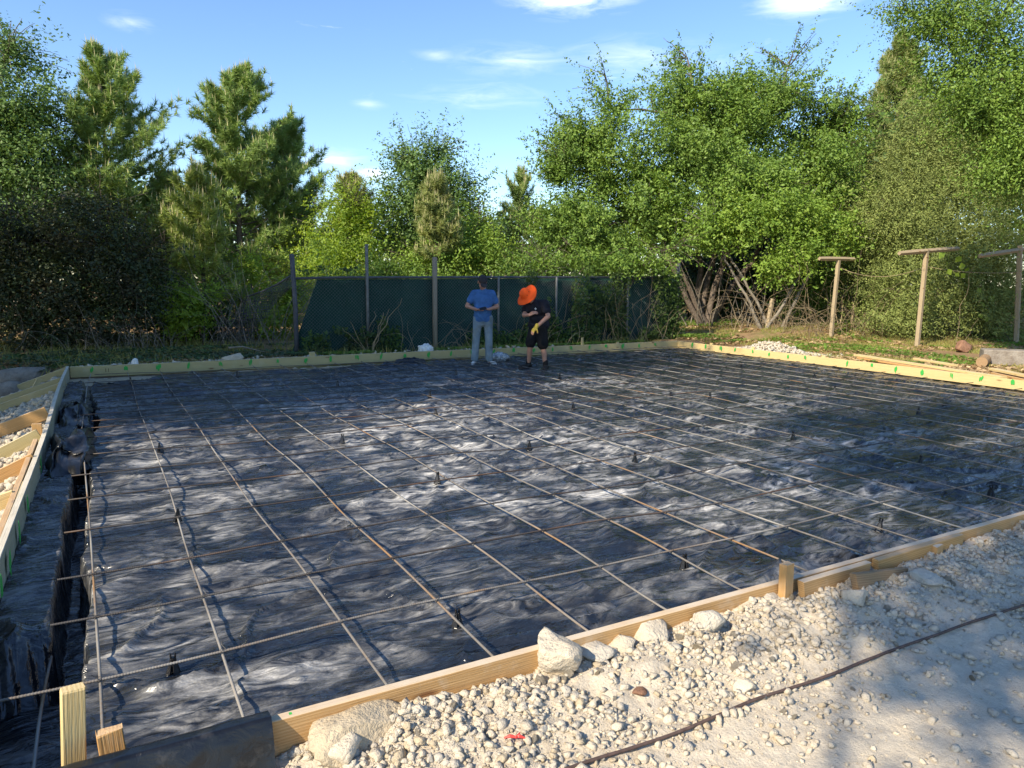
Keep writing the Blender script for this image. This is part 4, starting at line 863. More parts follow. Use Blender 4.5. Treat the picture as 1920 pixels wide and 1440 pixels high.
def pine(name, label, px, ptop, dist, halfw, seed, mat='needle', nwh=None, dens=1.0, crown_from=.12, group=None, base_px=None, needle=.20, candles=True, wid=.013, cone=1.0, asy=0.0):
    top = at(px, ptop, dist); bs = np.array([top[0], top[1], -.1]); Ht = top[2] + .1; Rm = halfw * dist / F; r_ = np.random.default_rng(seed)
    e = thing(name, label, 'pine tree', bs, 0, group); b = MB()
    tz = np.linspace(0, Ht * .985, 14); tx = np.cumsum(r_.normal(size=14)) * .018; ty = np.cumsum(r_.normal(size=14)) * .018
    b.tube(np.stack([tx, ty, tz], 1), np.linspace(.017 * Ht, .012, 14), 8, False)
    T, D, up_ = [], [], []; nwh = nwh or int(Ht * 3.0)
    for w in range(nwh):
        f = crown_from + (1 - crown_from) * (w + r_.random() * .6) / nwh; z0 = f * Ht; fr = (f - crown_from) / (1 - crown_from); prof = min(1.0, (1 - fr) / .62) ** .8
        prof = prof * (.7 + .3 * min(1, fr * 4)) * (.8 + .4 * vn(np.array([f * 5.0]), np.array([seed * 1.7]), 3)[0])
        for q in range(r_.integers(4, 7)):
            a = r_.random() * 6.283; L = Rm * prof * r_.uniform(.55, 1.12) * (1 + asy * math.cos(a)) * cone + .12; ri = .10 + .85 * fr + r_.normal() * .15
            L *= math.sqrt(1 + ri * ri) * .95; d0 = unit(np.array([math.cos(a), math.sin(a), ri])); p0 = np.array([np.interp(z0, tz, tx), np.interp(z0, tz, ty), z0])
            n = 7; P = [p0]; d = d0.copy()
            for s_ in range(n): d = unit(d + np.array([0, 0, .07]) + r_.normal(size=3) * .06); P.append(P[-1] + d * L / n)
            P = np.array(P); b.tube(P, np.linspace(.012 + .006 * L, .004, len(P)), 4, False)
            for s_ in range(2, n + 1):
                T.append(P[s_]); D.append(unit(P[s_] - P[s_ - 1])); up_.append(s_ == n)
                for side in range(2):
                    if r_.random() < .75 * dens:
                        dd = unit(np.cross(D[-1 if side == 0 else -1], [0, 0, 1]) * (1 if side else -1) + d0 * .8 + r_.normal(size=3) * .3 + np.array([0, 0, .35])); l2 = L * .30 * r_.uniform(.5, 1.2)
                        q1 = P[s_] + dd * l2; b.tube(np.array([P[s_], q1]), [.006, .004], 3, False)
                        T.append(q1); D.append(unit(dd + np.array([0, 0, .5]))); up_.append(True)
                        if l2 > .2: T.append(P[s_] + dd * l2 * .5); D.append(dd); up_.append(False)
    for q in range(6): T.append(np.array([tx[-1], ty[-1], Ht - .12 * q])); D.append(unit(np.array([r_.normal() * .2, r_.normal() * .2, 1.]))); up_.append(True)
    T = np.array(T); D = np.array(D); up_ = np.array(up_); k_ = int(26 * dens) if dens < 1.4 else 36; idx = np.repeat(np.arange(len(T)), k_); n = len(idx)
    nd = unit(D[idx] * .75 + unit(r_.normal(size=(n, 3))) * 1.0 + np.array([0, 0, .12])); st = T[idx] - D[idx] * r_.random((n, 1)) * .16
    L = needle * r_.uniform(.7, 1.15, (n, 1)); sd = unit(np.cross(nd, r_.normal(size=(n, 3)))) * wid
    V = np.stack([st - sd, st + sd, st + nd * L], 1).reshape(-1, 3); link('crown', mesh_np('crown', V, np.arange(3 * n).reshape(n, 3), M[mat]), e)
    if candles:
        m = up_ & (r_.random(len(T)) < .8); C = T[m]; n = len(C); d = unit(np.array([0, 0, 1.]) + r_.normal(size=(n, 3)) * .12); Lc = r_.uniform(.16, .38, (n, 1)); a = unit(np.cross(d, r_.normal(size=(n, 3)))) * .016; c_ = np.cross(d, a)
        V = np.stack([C - a, C + a, C + c_, C + d * Lc], 1).reshape(-1, 3); i4 = (np.arange(n) * 4)[:, None]
        Fq = np.concatenate([i4 + np.array([[0, 1, 3]]), i4 + np.array([[1, 2, 3]]), i4 + np.array([[2, 0, 3]])]); tag(link('shoots', mesh_np('shoots', V, Fq, M['candle']), e), kind='stuff')
    link('trunk', b.build('trunk', M['bark'], True), e); return e
def L(px, py, d, rx, rz=None, ry=None):
    """crown lobe centred on photo pixel (px,py) at distance d, radii given in photo px"""
    c = at(px, py, d); k_ = d / F; rz = rz or rx; return (c[0], c[1], c[2], rx * k_, (ry or (rx + rz) / 2) * k_, rz * k_)
def gb(px, d, z=0.0): p = at(px, 560, d); return (p[0], p[1], z)

# ---- left side
broadleaf('tall_tree', 'tall airy green tree at the left edge of the picture', 'tree', gb(30, 22, -.2), [L(10, 140, 22, 75, 80), L(45, 220, 22, 85, 80), L(0, 300, 22, 90, 90), L(80, 330, 22, 70, 90), L(30, 430, 22, 100, 90), L(-60, 250, 22, 80, 130), L(20, 95, 22, 40, 30), L(90, 200, 22, 35, 40)], 1900, 28, .105, 'left_leaf', 'bark_pale', .21, 11, .18, sprays=.35, tr=.16)
pine('pine_tree', 'tall pine with upright tan shoots left of the sky gap', 185, 92, 23, 118, 21, 'needle', dens=1.2, asy=.2, needle=.22)
pine('pine_tree', 'broad tall pine standing above the fence end post', 440, 138, 25, 128, 22, 'needle', dens=1.25, needle=.23, asy=.2)
pine('pine_tree', 'wide lower pine crown behind the broad tall pine', 535, 235, 27, 95, 23, 'needle', dens=1.2, needle=.24)
pine('young_pine', 'young yellow green pine with a bare pale stem left of the fallen netting', 372, 325, 19, 78, 24, 'needle_y', dens=.95, crown_from=.18, needle=.20)
pine('pine_tree', 'small pine shoots between the two tall pines', 305, 330, 25, 60, 25, 'needle', dens=1.0)
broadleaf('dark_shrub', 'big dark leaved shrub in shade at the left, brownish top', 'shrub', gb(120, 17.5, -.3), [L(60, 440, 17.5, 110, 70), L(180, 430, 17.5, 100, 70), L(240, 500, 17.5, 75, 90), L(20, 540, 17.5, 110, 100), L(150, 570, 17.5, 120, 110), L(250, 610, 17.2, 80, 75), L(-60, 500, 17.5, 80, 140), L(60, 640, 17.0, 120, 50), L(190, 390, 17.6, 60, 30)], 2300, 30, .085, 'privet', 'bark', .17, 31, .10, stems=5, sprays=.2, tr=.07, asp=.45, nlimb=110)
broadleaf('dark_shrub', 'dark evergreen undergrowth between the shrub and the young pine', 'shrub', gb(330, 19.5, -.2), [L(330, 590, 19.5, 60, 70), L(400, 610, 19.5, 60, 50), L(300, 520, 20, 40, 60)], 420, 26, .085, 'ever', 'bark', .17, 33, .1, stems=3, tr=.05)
broadleaf('bright_shrub', 'bright yellow green shrub behind the fallen netting', 'shrub', gb(500, 20.5, -.1), [L(500, 590, 20.5, 62, 60), L(450, 560, 20.8, 40, 40), L(545, 560, 21, 40, 50), L(470, 500, 20.5, 26, 30)], 520, 26, .085, 'bright', 'bark', .16, 35, .15, stems=4, tr=.04)
broadleaf('bright_shrub', 'low bright shrub in front of the young pine stem', 'shrub', gb(345, 18.3, -.1), [L(350, 590, 18.3, 42, 45), L(330, 560, 18.3, 26, 26), L(390, 545, 18.6, 30, 26)], 260, 24, .08, 'bright', 'bark', .14, 37, .15, stems=3, tr=.03)
# ---- middle
broadleaf('slender_tree', 'yellow green tree left of the tall pipe post', 'tree', gb(655, 24, -.1), [L(655, 395, 24, 45, 50), L(630, 450, 24, 55, 55), L(690, 440, 24, 45, 60), L(600, 510, 24, 50, 45), L(660, 505, 24, 60, 45)], 760, 26, .09, 'bright', 'bark', .19, 41, .18, tr=.08, sprays=.35)
pine('young_pine', 'young pine top rising from the yellow green tree', 660, 335, 25, 42, 43, 'needle_d', dens=.9, crown_from=.55, nwh=14)
broadleaf('round_tree', 'loose rounded oak in the middle of the sky gap', 'tree', gb(810, 26, -.1), [L(800, 320, 26, 48, 50), L(770, 380, 26, 55, 50), L(845, 370, 26, 52, 55), L(800, 440, 26, 80, 55), L(880, 440, 26, 50, 50), L(740, 460, 26, 40, 50), L(760, 300, 26, 22, 26), L(835, 285, 26, 22, 22)], 1700, 28, .10, 'left_leaf', 'bark', .20, 45, .18, tr=.12, sprays=.4)
pine('young_pine', 'pale yellowish young pine in front of the rounded oak', 828, 338, 23, 40, 47, 'needle_d', dens=1.0, crown_from=.5, nwh=16)
broadleaf('low_tree', 'low green tree right above the wooden fence post', 'tree', gb(870, 24, -.1), [L(870, 480, 24, 65, 45), L(930, 470, 24.5, 40, 50), L(790, 500, 24, 60, 35), L(900, 430, 25, 30, 35)], 700, 26, .09, 'oak_light', 'bark', .18, 49, .15, tr=.06, sprays=.3)
pine('thin_pine', 'thin sparse pine against the sky beside the big oak', 974, 322, 28, 48, 51, 'needle', dens=.55, crown_from=.3, nwh=18, needle=.2)
broadleaf('low_tree', 'shaded undergrowth tree behind the green screen', 'tree', gb(720, 22, -.1), [L(720, 520, 22, 70, 30), L(620, 540, 21.5, 60, 30), L(980, 510, 22, 60, 40), L(820, 530, 22, 60, 25)], 480, 24, .085, 'oak', 'bark', .17, 53, .1, tr=.05, stems=3)
# ---- big oak group on the right of the middle
broadleaf('big_oak', 'big spreading multi stemmed oak behind the right end of the fence', 'tree', gb(1330, 23.6, 0), [
    L(1150, 200, 23.6, 60, 50), L(1110, 270, 23.6, 85, 55), L(1040, 320, 23.2, 50, 40), L(1190, 300, 23.6, 110, 85), L(1300, 175, 24.0, 75, 75), L(1290, 110, 24.0, 30, 35), L(1135, 140, 23.8, 26, 26),
    L(1340, 260, 23.2, 120, 90), L(1460, 190, 23.8, 90, 70), L(1480, 125, 24.0, 35, 40), L(1560, 240, 23.6, 70, 70), L(1540, 330, 23.0, 90, 75), L(1420, 350, 22.4, 100, 75), L(1130, 420, 23.2, 100, 80), L(1060, 440, 23.4, 60, 60), L(1230, 420, 22.6, 90, 75), L(1370, 170, 24.2, 50, 50)],
    6200, 44, .088, 'oak', 'bark', .17, 61, .42, stems=7, tr=.14, sprays=.48, nlimb=480, shell=.35, up=.28)
broadleaf('oak_bough', 'bright low oak bough arching over the dry vines', 'tree', gb(1460, 21.2, 0), [L(1400, 430, 21.2, 70, 40), L(1480, 400, 21.2, 80, 40), L(1340, 440, 21.4, 50, 36), L(1490, 480, 21.0, 40, 40), L(1560, 440, 21.4, 60, 40), L(1455, 500, 20.8, 26, 36)], 1200, 26, .09, 'oak_light', 'bark_pale', .17, 63, .2, stems=4, tr=.07, sprays=.4, nlimb=60)
broadleaf('ivy_mass', 'dark leafy growth spilling over the right part of the fence', 'shrub', gb(1110, 19.7, 0), [L(1110, 495, 19.6, 95, 26), L(1200, 500, 19.6, 80, 26), L(1020, 500, 19.6, 50, 22), L(1262, 470, 20.2, 30, 30)], 330, 26, .08, 'oak', 'bark', .15, 65, .30, stems=4, tr=.05)
pine('pine_tree', 'tall olive pine behind the cedar at the upper right', 1692, 72, 30, 90, 67, 'needle_d', dens=1.35, needle=.26, crown_from=.2, cone=1.05)
broadleaf('cedar_tree', 'wide olive green cedar behind the trellis posts', 'tree', gb(1720, 21.6, 0), [
    L(1760, 250, 22.1, 75, 80), L(1850, 230, 22.4, 90, 90), L(1900, 350, 22, 80, 90), L(1740, 340, 21.9, 90, 80), L(1680, 420, 21.6, 100, 80), L(1790, 420, 21.6, 110, 90), L(1640, 500, 23.6, 90, 60), L(1740, 520, 21.0, 120, 80), L(1860, 500, 21.0, 100, 90), L(1700, 590, 20.8, 110, 42), L(1860, 590, 20.6, 100, 50), L(1610, 400, 23.6, 50, 60), L(1830, 320, 22.0, 70, 80), L(1590, 580, 24.4, 60, 40)],
    9000, 40, .068, 'cedar', 'bark', .19, 71, .08, stems=2, tr=.13, sprays=.55, nlimb=120, asp=.34)
broadleaf('overhanging_oak', 'oak boughs overhanging the upper right corner of the picture', 'tree', (17.0, 6.3, 0), [
    L(1850, 50, 14, 100, 60), L(1740, 40, 14.4, 60, 40), L(1900, 160, 13.6, 120, 70), L(1800, 130, 14.2, 90, 50), L(1950, 260, 13.4, 90, 80), L(1880, 330, 13.8, 60, 50), L(2060, 60, 14, 130, 130), L(2060, 260, 14, 120, 110), L(1960, -60, 14, 160, 90), L(1690, 20, 14.6, 22, 16), L(1830, 210, 14.2, 60, 40), L(2000, 400, 13.8, 70, 60)],
    5200, 28, .056, 'oak', 'bark', .18, 73, .34, tr=.12, sprays=.5, nlimb=150)
broadleaf('bright_shrub', 'yellow green bush left of the leaning trellis post', 'shrub', gb(1590, 21.4, 0), [L(1600, 470, 23.6, 50, 26), L(1650, 560, 23, 40, 40), L(1500, 560, 23.4, 50, 50), L(1540, 520, 23.6, 40, 30)], 460, 24, .07, 'vine', 'twig', .15, 75, .2, stems=6, tr=.03, sprays=.4)
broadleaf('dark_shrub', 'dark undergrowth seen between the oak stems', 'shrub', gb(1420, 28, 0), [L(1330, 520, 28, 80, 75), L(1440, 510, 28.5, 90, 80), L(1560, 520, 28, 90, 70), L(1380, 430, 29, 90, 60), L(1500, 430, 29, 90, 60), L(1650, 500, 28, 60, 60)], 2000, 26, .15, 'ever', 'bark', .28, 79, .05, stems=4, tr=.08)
# big leafed vine on the right trellis
e = thing('grape_vine', 'vine with a few big bright leaves hanging by the right trellis', 'vine', gy(1790, 650, 11.2) * np.array([1, 1, 0]))
o_ = np.array(e.location); C = np.array([gy(x_, y_, 11.0 + random.uniform(-.1, .1)) for (x_, y_) in [(1775, 495), (1780, 510), (1797, 486), (1803, 500), (1812, 506), (1795, 515), (1778, 482), (1765, 478), (1845, 580), (1838, 592), (1850, 598), (1842, 570), (1806, 517), (1860, 560), (1836, 545)]]) - o_
V, Fq = leaves(C, .20, -.1, np.tile([[-.5, -.8, .2]], (len(C), 1)), .85, .15, 3); link('foliage', mesh_np('foliage', V, Fq, M['bright']), e)
b = MB(); limb(b, np.zeros(3), C[3], .012, .006, 4, 9, .02, .2, 4); limb(b, np.array([.3, 0, 0]), C[9], .01, .005, 5, 8, .02, .2, 4); link('stem', b.build('stem', M['twig'], True), e)
# ---- trees outside the picture that throw the shade (left of and behind the camera)
def shade_tree(loc, hgt, rad, seed, label, ncl=520, zlow=.30, mat='left_leaf', gap=.1):
    x_, y_ = loc; r_ = np.random.default_rng(seed); lobes = []
    for q in range(8): a = q * .785; f = zlow + (1 - zlow) * (q + .5) / 8; rr = rad * (1 - .35 * abs(f - .55)); lobes.append((x_ + math.cos(a * 2.4) * rad * .35, y_ + math.sin(a * 2.4) * rad * .35, hgt * f, rr * .75, rr * .75, hgt * .14))
    broadleaf('shade_tree', label, 'tree', (x_, y_, -.3), lobes, ncl, 18, .17, mat, 'bark', .30, seed, gap, tr=.22, sprays=.2, nlimb=20)
shade_tree((-6.2, 8.6), 13.5, 2.9, 201, 'tall shade tree left of the pad, nearest of the row', 1700)
shade_tree((-6.8, 12.2), 13.0, 3.0, 202, 'tall shade tree left of the pad, second of the row', 1600)
shade_tree((-7.0, 16.0), 11.5, 2.8, 203, 'tall shade tree beside the dark shrub, third of the row', 1200)
shade_tree((-7.0, 19.6), 8.0, 2.4, 204, 'shorter shade tree at the far end of the left row', 500)
shade_tree((-10.5, 10.0), 15, 3.4, 205, 'taller tree in the second row left of the pad', 1500)
lob = [(-5.8, .3, 9.0, 1.3, .8, .6), (-5.7, .7, 10.3, 1.3, .8, .6), (-5.6, .5, 11.5, 1.3, .7, .6), (-6.3, 1.2, 10.9, 1.0, .6, .5), (-5.0, -1.5, 7.0, 1.1, .9, .8), (-4.2, -2.0, 5.9, .7, .7, .5), (-5.8, -.6, 9.6, 1.3, 1.0, .8), (-4.3, .6, 8.6, 1.0, .7, .6), (-5.4, .9, 10.3, 1.2, .8, .6), (-3.9, -1.4, 6.6, .7, .6, .5), (-6.5, -1.6, 8.3, 1.1, .9, .7)]
broadleaf('shade_tree', 'thin crowned tree behind the camera that dapples the gravel', 'tree', (-7.8, -4.2, -.3), lob, 900, 16, .13, 'left_leaf', 'bark', .22, 211, .2, tr=.06, sprays=.3, nlimb=60)
# ---- far wood closing the view
r_ = np.random.default_rng(77); n = 85000; aa = r_.uniform(-.45, 1.35, n); rr = r_.uniform(33, 44, n); hh = (3.4 + 2.8 * fbm(aa * 9, aa * 0, 3, 700) + 3.6 * sst(.66, .8, aa) + 1.6 * (1 - sst(.0, .2, aa))) * r_.random(n) ** .8
P = np.stack([np.sin(aa) * rr, np.cos(aa) * rr, hh], -1); g = noise3(P, .45, 3); P = P[g > np.quantile(g, .12)]
V, Fq = leaves(P, .27, .4, None, .6, .3, 9); tag(link('far_woodland', mesh_np('far_woodland', V, Fq, M['wood_far'])), 'distant wooded edge closing the view behind all the trees', kind='stuff')
# ---- undergrowth: dry vines and canes
def canes(name, label, boxes, n, rad, mat, seed, tang=.5, kind='stuff'):
    r2 = np.random.default_rng(seed); b = MB()
    for q in range(n):
        (xa, ya, xb, yb, d0, d1) = boxes[r2.integers(len(boxes))]; x_ = r2.uniform(xa, xb); d = r2.uniform(d0, d1); p0 = at(x_, 600, d); p0[2] = 0
        zt_ = at(x_, r2.uniform(ya, yb), d)[2]; n_ = 7; P = [p0]; dr = unit(np.array([r2.normal() * tang, r2.normal() * tang * .6, 1])); st = max(.3, zt_ - 0) / n_ * 1.25
        for s_ in range(n_): dr = unit(dr + r2.normal(size=3) * tang * .45 + np.array([0, 0, -.05 * s_ * tang * 2])); P.append(P[-1] + dr * st)
        P = np.array(P); P[:, 2] = np.maximum(P[:, 2], .03); b.tube(P, np.linspace(rad * r2.uniform(.6, 1.6), rad * .35, len(P)), 3, False)
    return tag(link(name, b.build(name, M[mat], True)), label, kind=kind)
canes('dry_vines', 'tangle of dry tan vines and canes between oak and cedar', [(1330, 450, 1660, 590, 20.6, 22.5), (1440, 480, 1640, 600, 20, 21.5)], 210, .0065, 'twig', 1, .62)
canes('pale_trunks', 'pale thin stems inside the shade under the big oak', [(1285, 440, 1450, 520, 22.5, 25)], 24, .022, 'bark_pale', 2, .25)
canes('fence_vines', 'dry vines climbing the green screen', [(1060, 520, 1280, 600, 18.6, 19.3), (930, 540, 1100, 620, 17.6, 18.3)], 60, .006, 'twig', 3, .40)
canes('fence_vines', 'thin dry vines at the left part of the green screen', [(640, 575, 900, 625, 15.9, 16.3)], 26, .006, 'twig', 13, .45)
canes('dead_canes', 'dead canes in front of the dark shrub', [(20, 560, 320, 660, 15.9, 17.0)], 110, .006, 'bark_pale', 4, .4)
canes('dead_canes', 'bare grey twigs near the fallen netting', [(380, 470, 540, 600, 17.3, 18.8)], 60, .008, 'bark_pale', 5, .4)
r3 = np.random.default_rng(88); n = 26000; cxx = r3.uniform(3.6, 14.2, n); czz = r3.random(n) ** 1.3 * 1.9
mk = fbm(cxx * 1.1, czz * .9, 4, 640) + .10 * sst(8, 13, cxx) + .10 * (1 - czz / 1.9) - .03; kp = mk > .575; cxx, czz = cxx[kp], czz[kp]
P = np.stack([cxx, YF - .10 - r3.random(len(cxx)) * .30, czz + .02], -1); V, Fq = leaves(P, .075, .3, np.tile([[-.2, -.6, .1]], (len(P), 1)), .55, .3, 12)
tag(link('fence_creepers', mesh_np('fence_creepers', V, Fq, M['creeper'])), 'green creepers and weeds climbing the dark screen', kind='stuff')
# a pale forked branch standing by the tall pipe post
def forked(px, pb, tips, Yd, label, mat='twig', r0=.022):
    g = gy(px, pb, Yd); base = np.array([g[0], Yd, .03]); e = thing('bare_branch', label, 'branch', base); b = MB()
    for k_, (tx_, ty_) in enumerate(tips): limb(b, np.zeros(3), gy(tx_, ty_, Yd + random.uniform(-.2, .2)) - base, r0 * (1 - .12 * k_), .006, 900 + k_ + int(px), 9, .03, .22, 4)
    link('wood', b.build('wood', M[mat], True), e)
forked(697, 655, [(755, 566), (722, 590), (742, 575)], 15.2, 'pale forked sapling in front of the screen beside the pipe post', 'twig', .016)
forked(1688, 640, [(1625, 590), (1660, 552), (1690, 560), (1672, 600)], 13.5, 'bleached bare branch arching in front of the cedar', 'bark_pale', .026)
forked(1462, 628, [(1490, 590), (1478, 600)], 14.8, 'bleached stick leaning by the broken stump', 'bark_pale', .03)
forked(1850, 640, [(1820, 600), (1872, 605), (1835, 610)], 11.5, 'dry root like canes under the vine by the right trellis', 'bark_pale', .02)
forked(690, 660, [(665, 600), (704, 585), (650, 620)], 15.4, 'brown dead bush at the foot of the pipe post', 'twig', .012)
# white branch lying in front of the bright shrub
P = np.array([gy(x_, y_, 15.2) for (x_, y_) in [(428, 652), (455, 650), (478, 656), (497, 660)]]); b = MB(); b.tube(P, [.018, .016, .012, .006], 5); tag(link('fallen_branch', b.build('fallen_branch', M['bark_pale'], True)), 'pale stick lying in the weeds left of the fence end post', 'branch')
# ---- ground cover
def blades(n, fnpos, hmin, hmax, seed):
    r2 = np.random.default_rng(seed); P = fnpos(n, r2); d = unit(np.stack([r2.normal(size=n) * .45, r2.normal(size=n) * .45, np.ones(n)], -1)); h = r2.uniform(hmin, hmax, (n, 1)); s_ = unit(np.cross(d, r2.normal(size=(n, 3)))) * .008
    return np.stack([P - s_, P + s_, P + d * h], 1).reshape(-1, 3), np.arange(3 * n).reshape(n, 3)
def rpos(n, r2):
    x_ = 13.0 + r2.random(n) ** .8 * 11; y_ = r2.uniform(5.5, 18.5, n); k_ = fbm(x_ * .7, y_ * .7, 3, 810) > .47; x_, y_ = x_[k_ | (r2.random(n) < .15)], y_[k_ | (r2.random(n) < .15)][:0] if False else None
    return None
def region(n, r2, x0, x1, y0, y1, thr, seed):
    x_ = r2.uniform(x0, x1, n * 3); y_ = r2.uniform(y0, y1, n * 3); k_ = fbm(x_ * .7, y_ * .7, 3, seed) > thr; x_, y_ = x_[k_][:n], y_[k_][:n]
    k_ = (x_ > 13.3 + .25 * np.sin(y_)) | (y_ > 14.2); x_, y_ = x_[k_], y_[k_]
    return np.stack([x_, y_, ground_h(x_, y_)], -1)
def grass(name, label, n, reg, hmin, hmax, seed, thr=.47):
    r2 = np.random.default_rng(seed); P = region(n, r2, *reg, thr, 810); n = len(P)
    d = unit(np.stack([r2.normal(size=n) * .5, r2.normal(size=n) * .5, np.ones(n)], -1)); h = r2.uniform(hmin, hmax, (n, 1)); s_ = unit(np.cross(d, r2.normal(size=(n, 3)))) * .009
    tag(link(name, mesh_np(name, np.stack([P - s_, P + s_, P + d * h], 1).reshape(-1, 3), np.arange(3 * n).reshape(n, 3), M['grass'])), label, kind='stuff')
grass('grass', 'short patchy grass outside the right form', 42000, (13.2, 26, 6, 19), .03, .12, 1)
grass('grass', 'rank grass under the trees behind the fence', 16000, (-3, 14, 14.3, 22), .06, .30, 2, .45)
def litter(name, label, n, reg, seed, thr, size, mat='litter', zoff=.02):
    r2 = np.random.default_rng(seed); P = region(n, r2, *reg, thr, 830); P[:, 2] += zoff + r2.random(len(P)) * .03; V, Fq = leaves(P, size, 1.6, None, .55, .35, seed); tag(link(name, mesh_np(name, V, Fq, M[mat])), label, kind='stuff')
litter('leaf_litter', 'dry brown leaf litter and straw outside the right form', 30000, (12.9, 26, 6, 19), 3, .42, .085)
litter('leaf_litter', 'brown dead leaves under the shrubs behind the back board', 15000, (-4, 13, 14.15, 17), 4, .35, .08)
litter('ground_cover', 'low green creepers along the foot of the trees', 15000, (13.4, 26, 8, 19), 5, .50, .07, 'vine', .06)
litter('ground_cover', 'weeds at the foot of the green screen', 5000, (3.5, 14.5, 14.6, 15.7), 6, .40, .07, 'oak', .10)
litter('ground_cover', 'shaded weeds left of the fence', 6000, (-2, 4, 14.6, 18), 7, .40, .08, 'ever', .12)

# ------------------------------------------------------------------ bags at the back
def bag(name, px, py, Yd, w, h, mat, label, seed, z0):
    V, Fq = ICO[4]; V = V.copy(); nn = noise3(V + 5, 2.2, seed); V *= (1 + .7 * (nn - .5))[:, None]; nn = 1 - np.abs(2 * noise3(V + 5, 4.5, seed + 2) - 1) ; V *= (1 - .25 * nn ** 2)[:, None]; V[:, 2] = np.maximum(V[:, 2], -.75)
    p = gy(px, py, Yd); tag(link(name, mesh_np(name, V * np.array([w / 2, w / 2.6, h / 2]), Fq, M[mat], False), None, (p[0], Yd, z0 + h * .36)), label, 'bag')
bag('white_sack', 797, 652, 14.4, .42, .30, 'bag', 'white sack standing behind the back board by the wooden post', 3, .08)
bag('plastic_bag', 938, 673, 13.2, .50, .24, 'clearbag', 'shiny clear plastic bag on the sheet between the two men', 9, .0)

# ------------------------------------------------------------------ people
def capsule(p0, p1, r0, r1, n=12, flat_=None):
    p0 = np.array(p0, float); p1 = np.array(p1, float); d = p1 - p0; Ln = np.linalg.norm(d) + 1e-6; z = d / Ln
    x = np.cross([0, 1, 0.01], z); x /= np.linalg.norm(x); y_ = np.cross(z, x); V = []; rings = []
    for a in np.linspace(-math.pi / 2, 0, 5)[1:]: rings.append((p0 + z * r0 * math.sin(a), r0 * math.cos(a)))
    for a in np.linspace(0, math.pi / 2, 5)[:-1]: rings.append((p1 + z * r1 * math.sin(a), r1 * math.cos(a)))
    fy = flat_ or 1.0
    for c, r in rings:
        for q in range(n): t_ = 2 * math.pi * q / n; V.append(c + (x * math.cos(t_) + y_ * math.sin(t_) * fy) * r)
    m = len(rings); V.append(p0 - z * r0); V.append(p1 + z * r1)
    Fq = [(i_ * n + j, i_ * n + (j + 1) % n, (i_ + 1) * n + (j + 1) % n, (i_ + 1) * n + j) for i_ in range(m - 1) for j in range(n)]
    Fq += [(m * n, (j + 1) % n, j) for j in range(n)] + [(m * n + 1, (m - 1) * n + j, (m - 1) * n + (j + 1) % n) for j in range(n)]
    return V, Fq
def ellip(c, r, rot=(0, 0, 0), n=2):
    V, Fq = ICO[n]; Rm_ = np.array(Euler(rot).to_matrix()); return (V * np.array(r)) @ Rm_.T + np.array(c), [tuple(f_) for f_ in Fq]
def fuse(name, parts, vox, mat, parent, smooth_it=4, label=None):
    b = MB()
    for V, Fq in parts: b.add(V, Fq)
    me = b.build(name, mat); o = bpy.data.objects.new('tmp', me); COL.objects.link(o)
    r = o.modifiers.new('r', 'REMESH'); r.mode = 'VOXEL'; r.voxel_size = vox; r.use_smooth_shade = True
    s_ = o.modifiers.new('s', 'SMOOTH'); s_.iterations = smooth_it; s_.factor = .5
    dg = bpy.context.evaluated_depsgraph_get(); m2 = bpy.data.meshes.new_from_object(o.evaluated_get(dg)); m2.name = name
    bpy.data.objects.remove(o); m2.materials.clear(); m2.materials.append(mat); out = link(name, m2, parent)
    if label: out['label'] = label
    return out
def hand(wr, dirn, palm_n, curl, side=1, s=1.0, r=1.0):
    """palm, four bent fingers and a thumb leaving the side of the palm"""
    wr = np.array(wr, float); d = unit(np.array(dirn, float)); nrm = unit(np.array(palm_n, float) - d * np.dot(palm_n, d)); sd = np.cross(d, nrm) * side; P = []
    for k_ in (-1, 0, 1): P.append(capsule(wr + sd * k_ * .018 * s, wr + d * .085 * s + sd * k_ * .025 * s, .017 * r, .015 * r))
    for k_, ln in zip((-1.5, -.5, .5, 1.5), (.062, .075, .078, .068)):
        p = wr + d * .09 * s + sd * k_ * .0195 * s; dd = d.copy(); 
        for j, f in enumerate((.42, .32, .26)):
            dd = unit(dd + nrm * curl * (.7 + .2 * j)); q = p + dd * ln * f * s * 1.15; P.append(capsule(p, q, (.0098 - .0008 * j) * r, (.0090 - .0008 * j) * r, 8)); p = q
    p = wr + sd * .03 * s + d * .025 * s; dd = unit(d * .6 + sd * .8 + nrm * .3)
    for f in (.040, .032, .026): q = p + dd * f * s; P.append(capsule(p, q, .0115 * r, .0100 * r, 8)); dd = unit(dd + nrm * .35 * (1 + curl) - sd * .35); p = q
    return P
def head_parts(c, pitch, yaw, s=1.0):
    """skull, jaw, nose, brow, ears, lips; faces -y before rotation"""
    Rm_ = np.array((Matrix.Rotation(yaw, 3, 'Z') @ Matrix.Rotation(pitch, 3, 'X'))); c = np.array(c, float)
    def P(v_): return c + Rm_ @ (np.array(v_, float) * s)
    e = []
    def E(cc, rr, n=2):
        V, Fq = ICO[n]; e.append(((V * np.array(rr) * s) @ Rm_.T + P(cc), [tuple(f_) for f_ in Fq]))
    E((0, .012, .03), (.074, .092, .085), 3); E((0, -.028, -.045), (.054, .058, .060), 3); E((0, -.062, -.082), (.026, .024, .020)); E((0, -.092, -.012), (.012, .020, .020)); E((0, -.084, .010), (.009, .016, .028))
    E((0, -.076, .034), (.052, .018, .012)); E((0, -.078, -.050), (.024, .014, .007)); E((0, -.075, -.058), (.021, .013, .007))
    for sx in (-1, 1): E((sx * .074, .010, -.005), (.010, .020, .032)); E((sx * .030, -.072, -.018), (.022, .016, .018))
    return e, P, Rm_
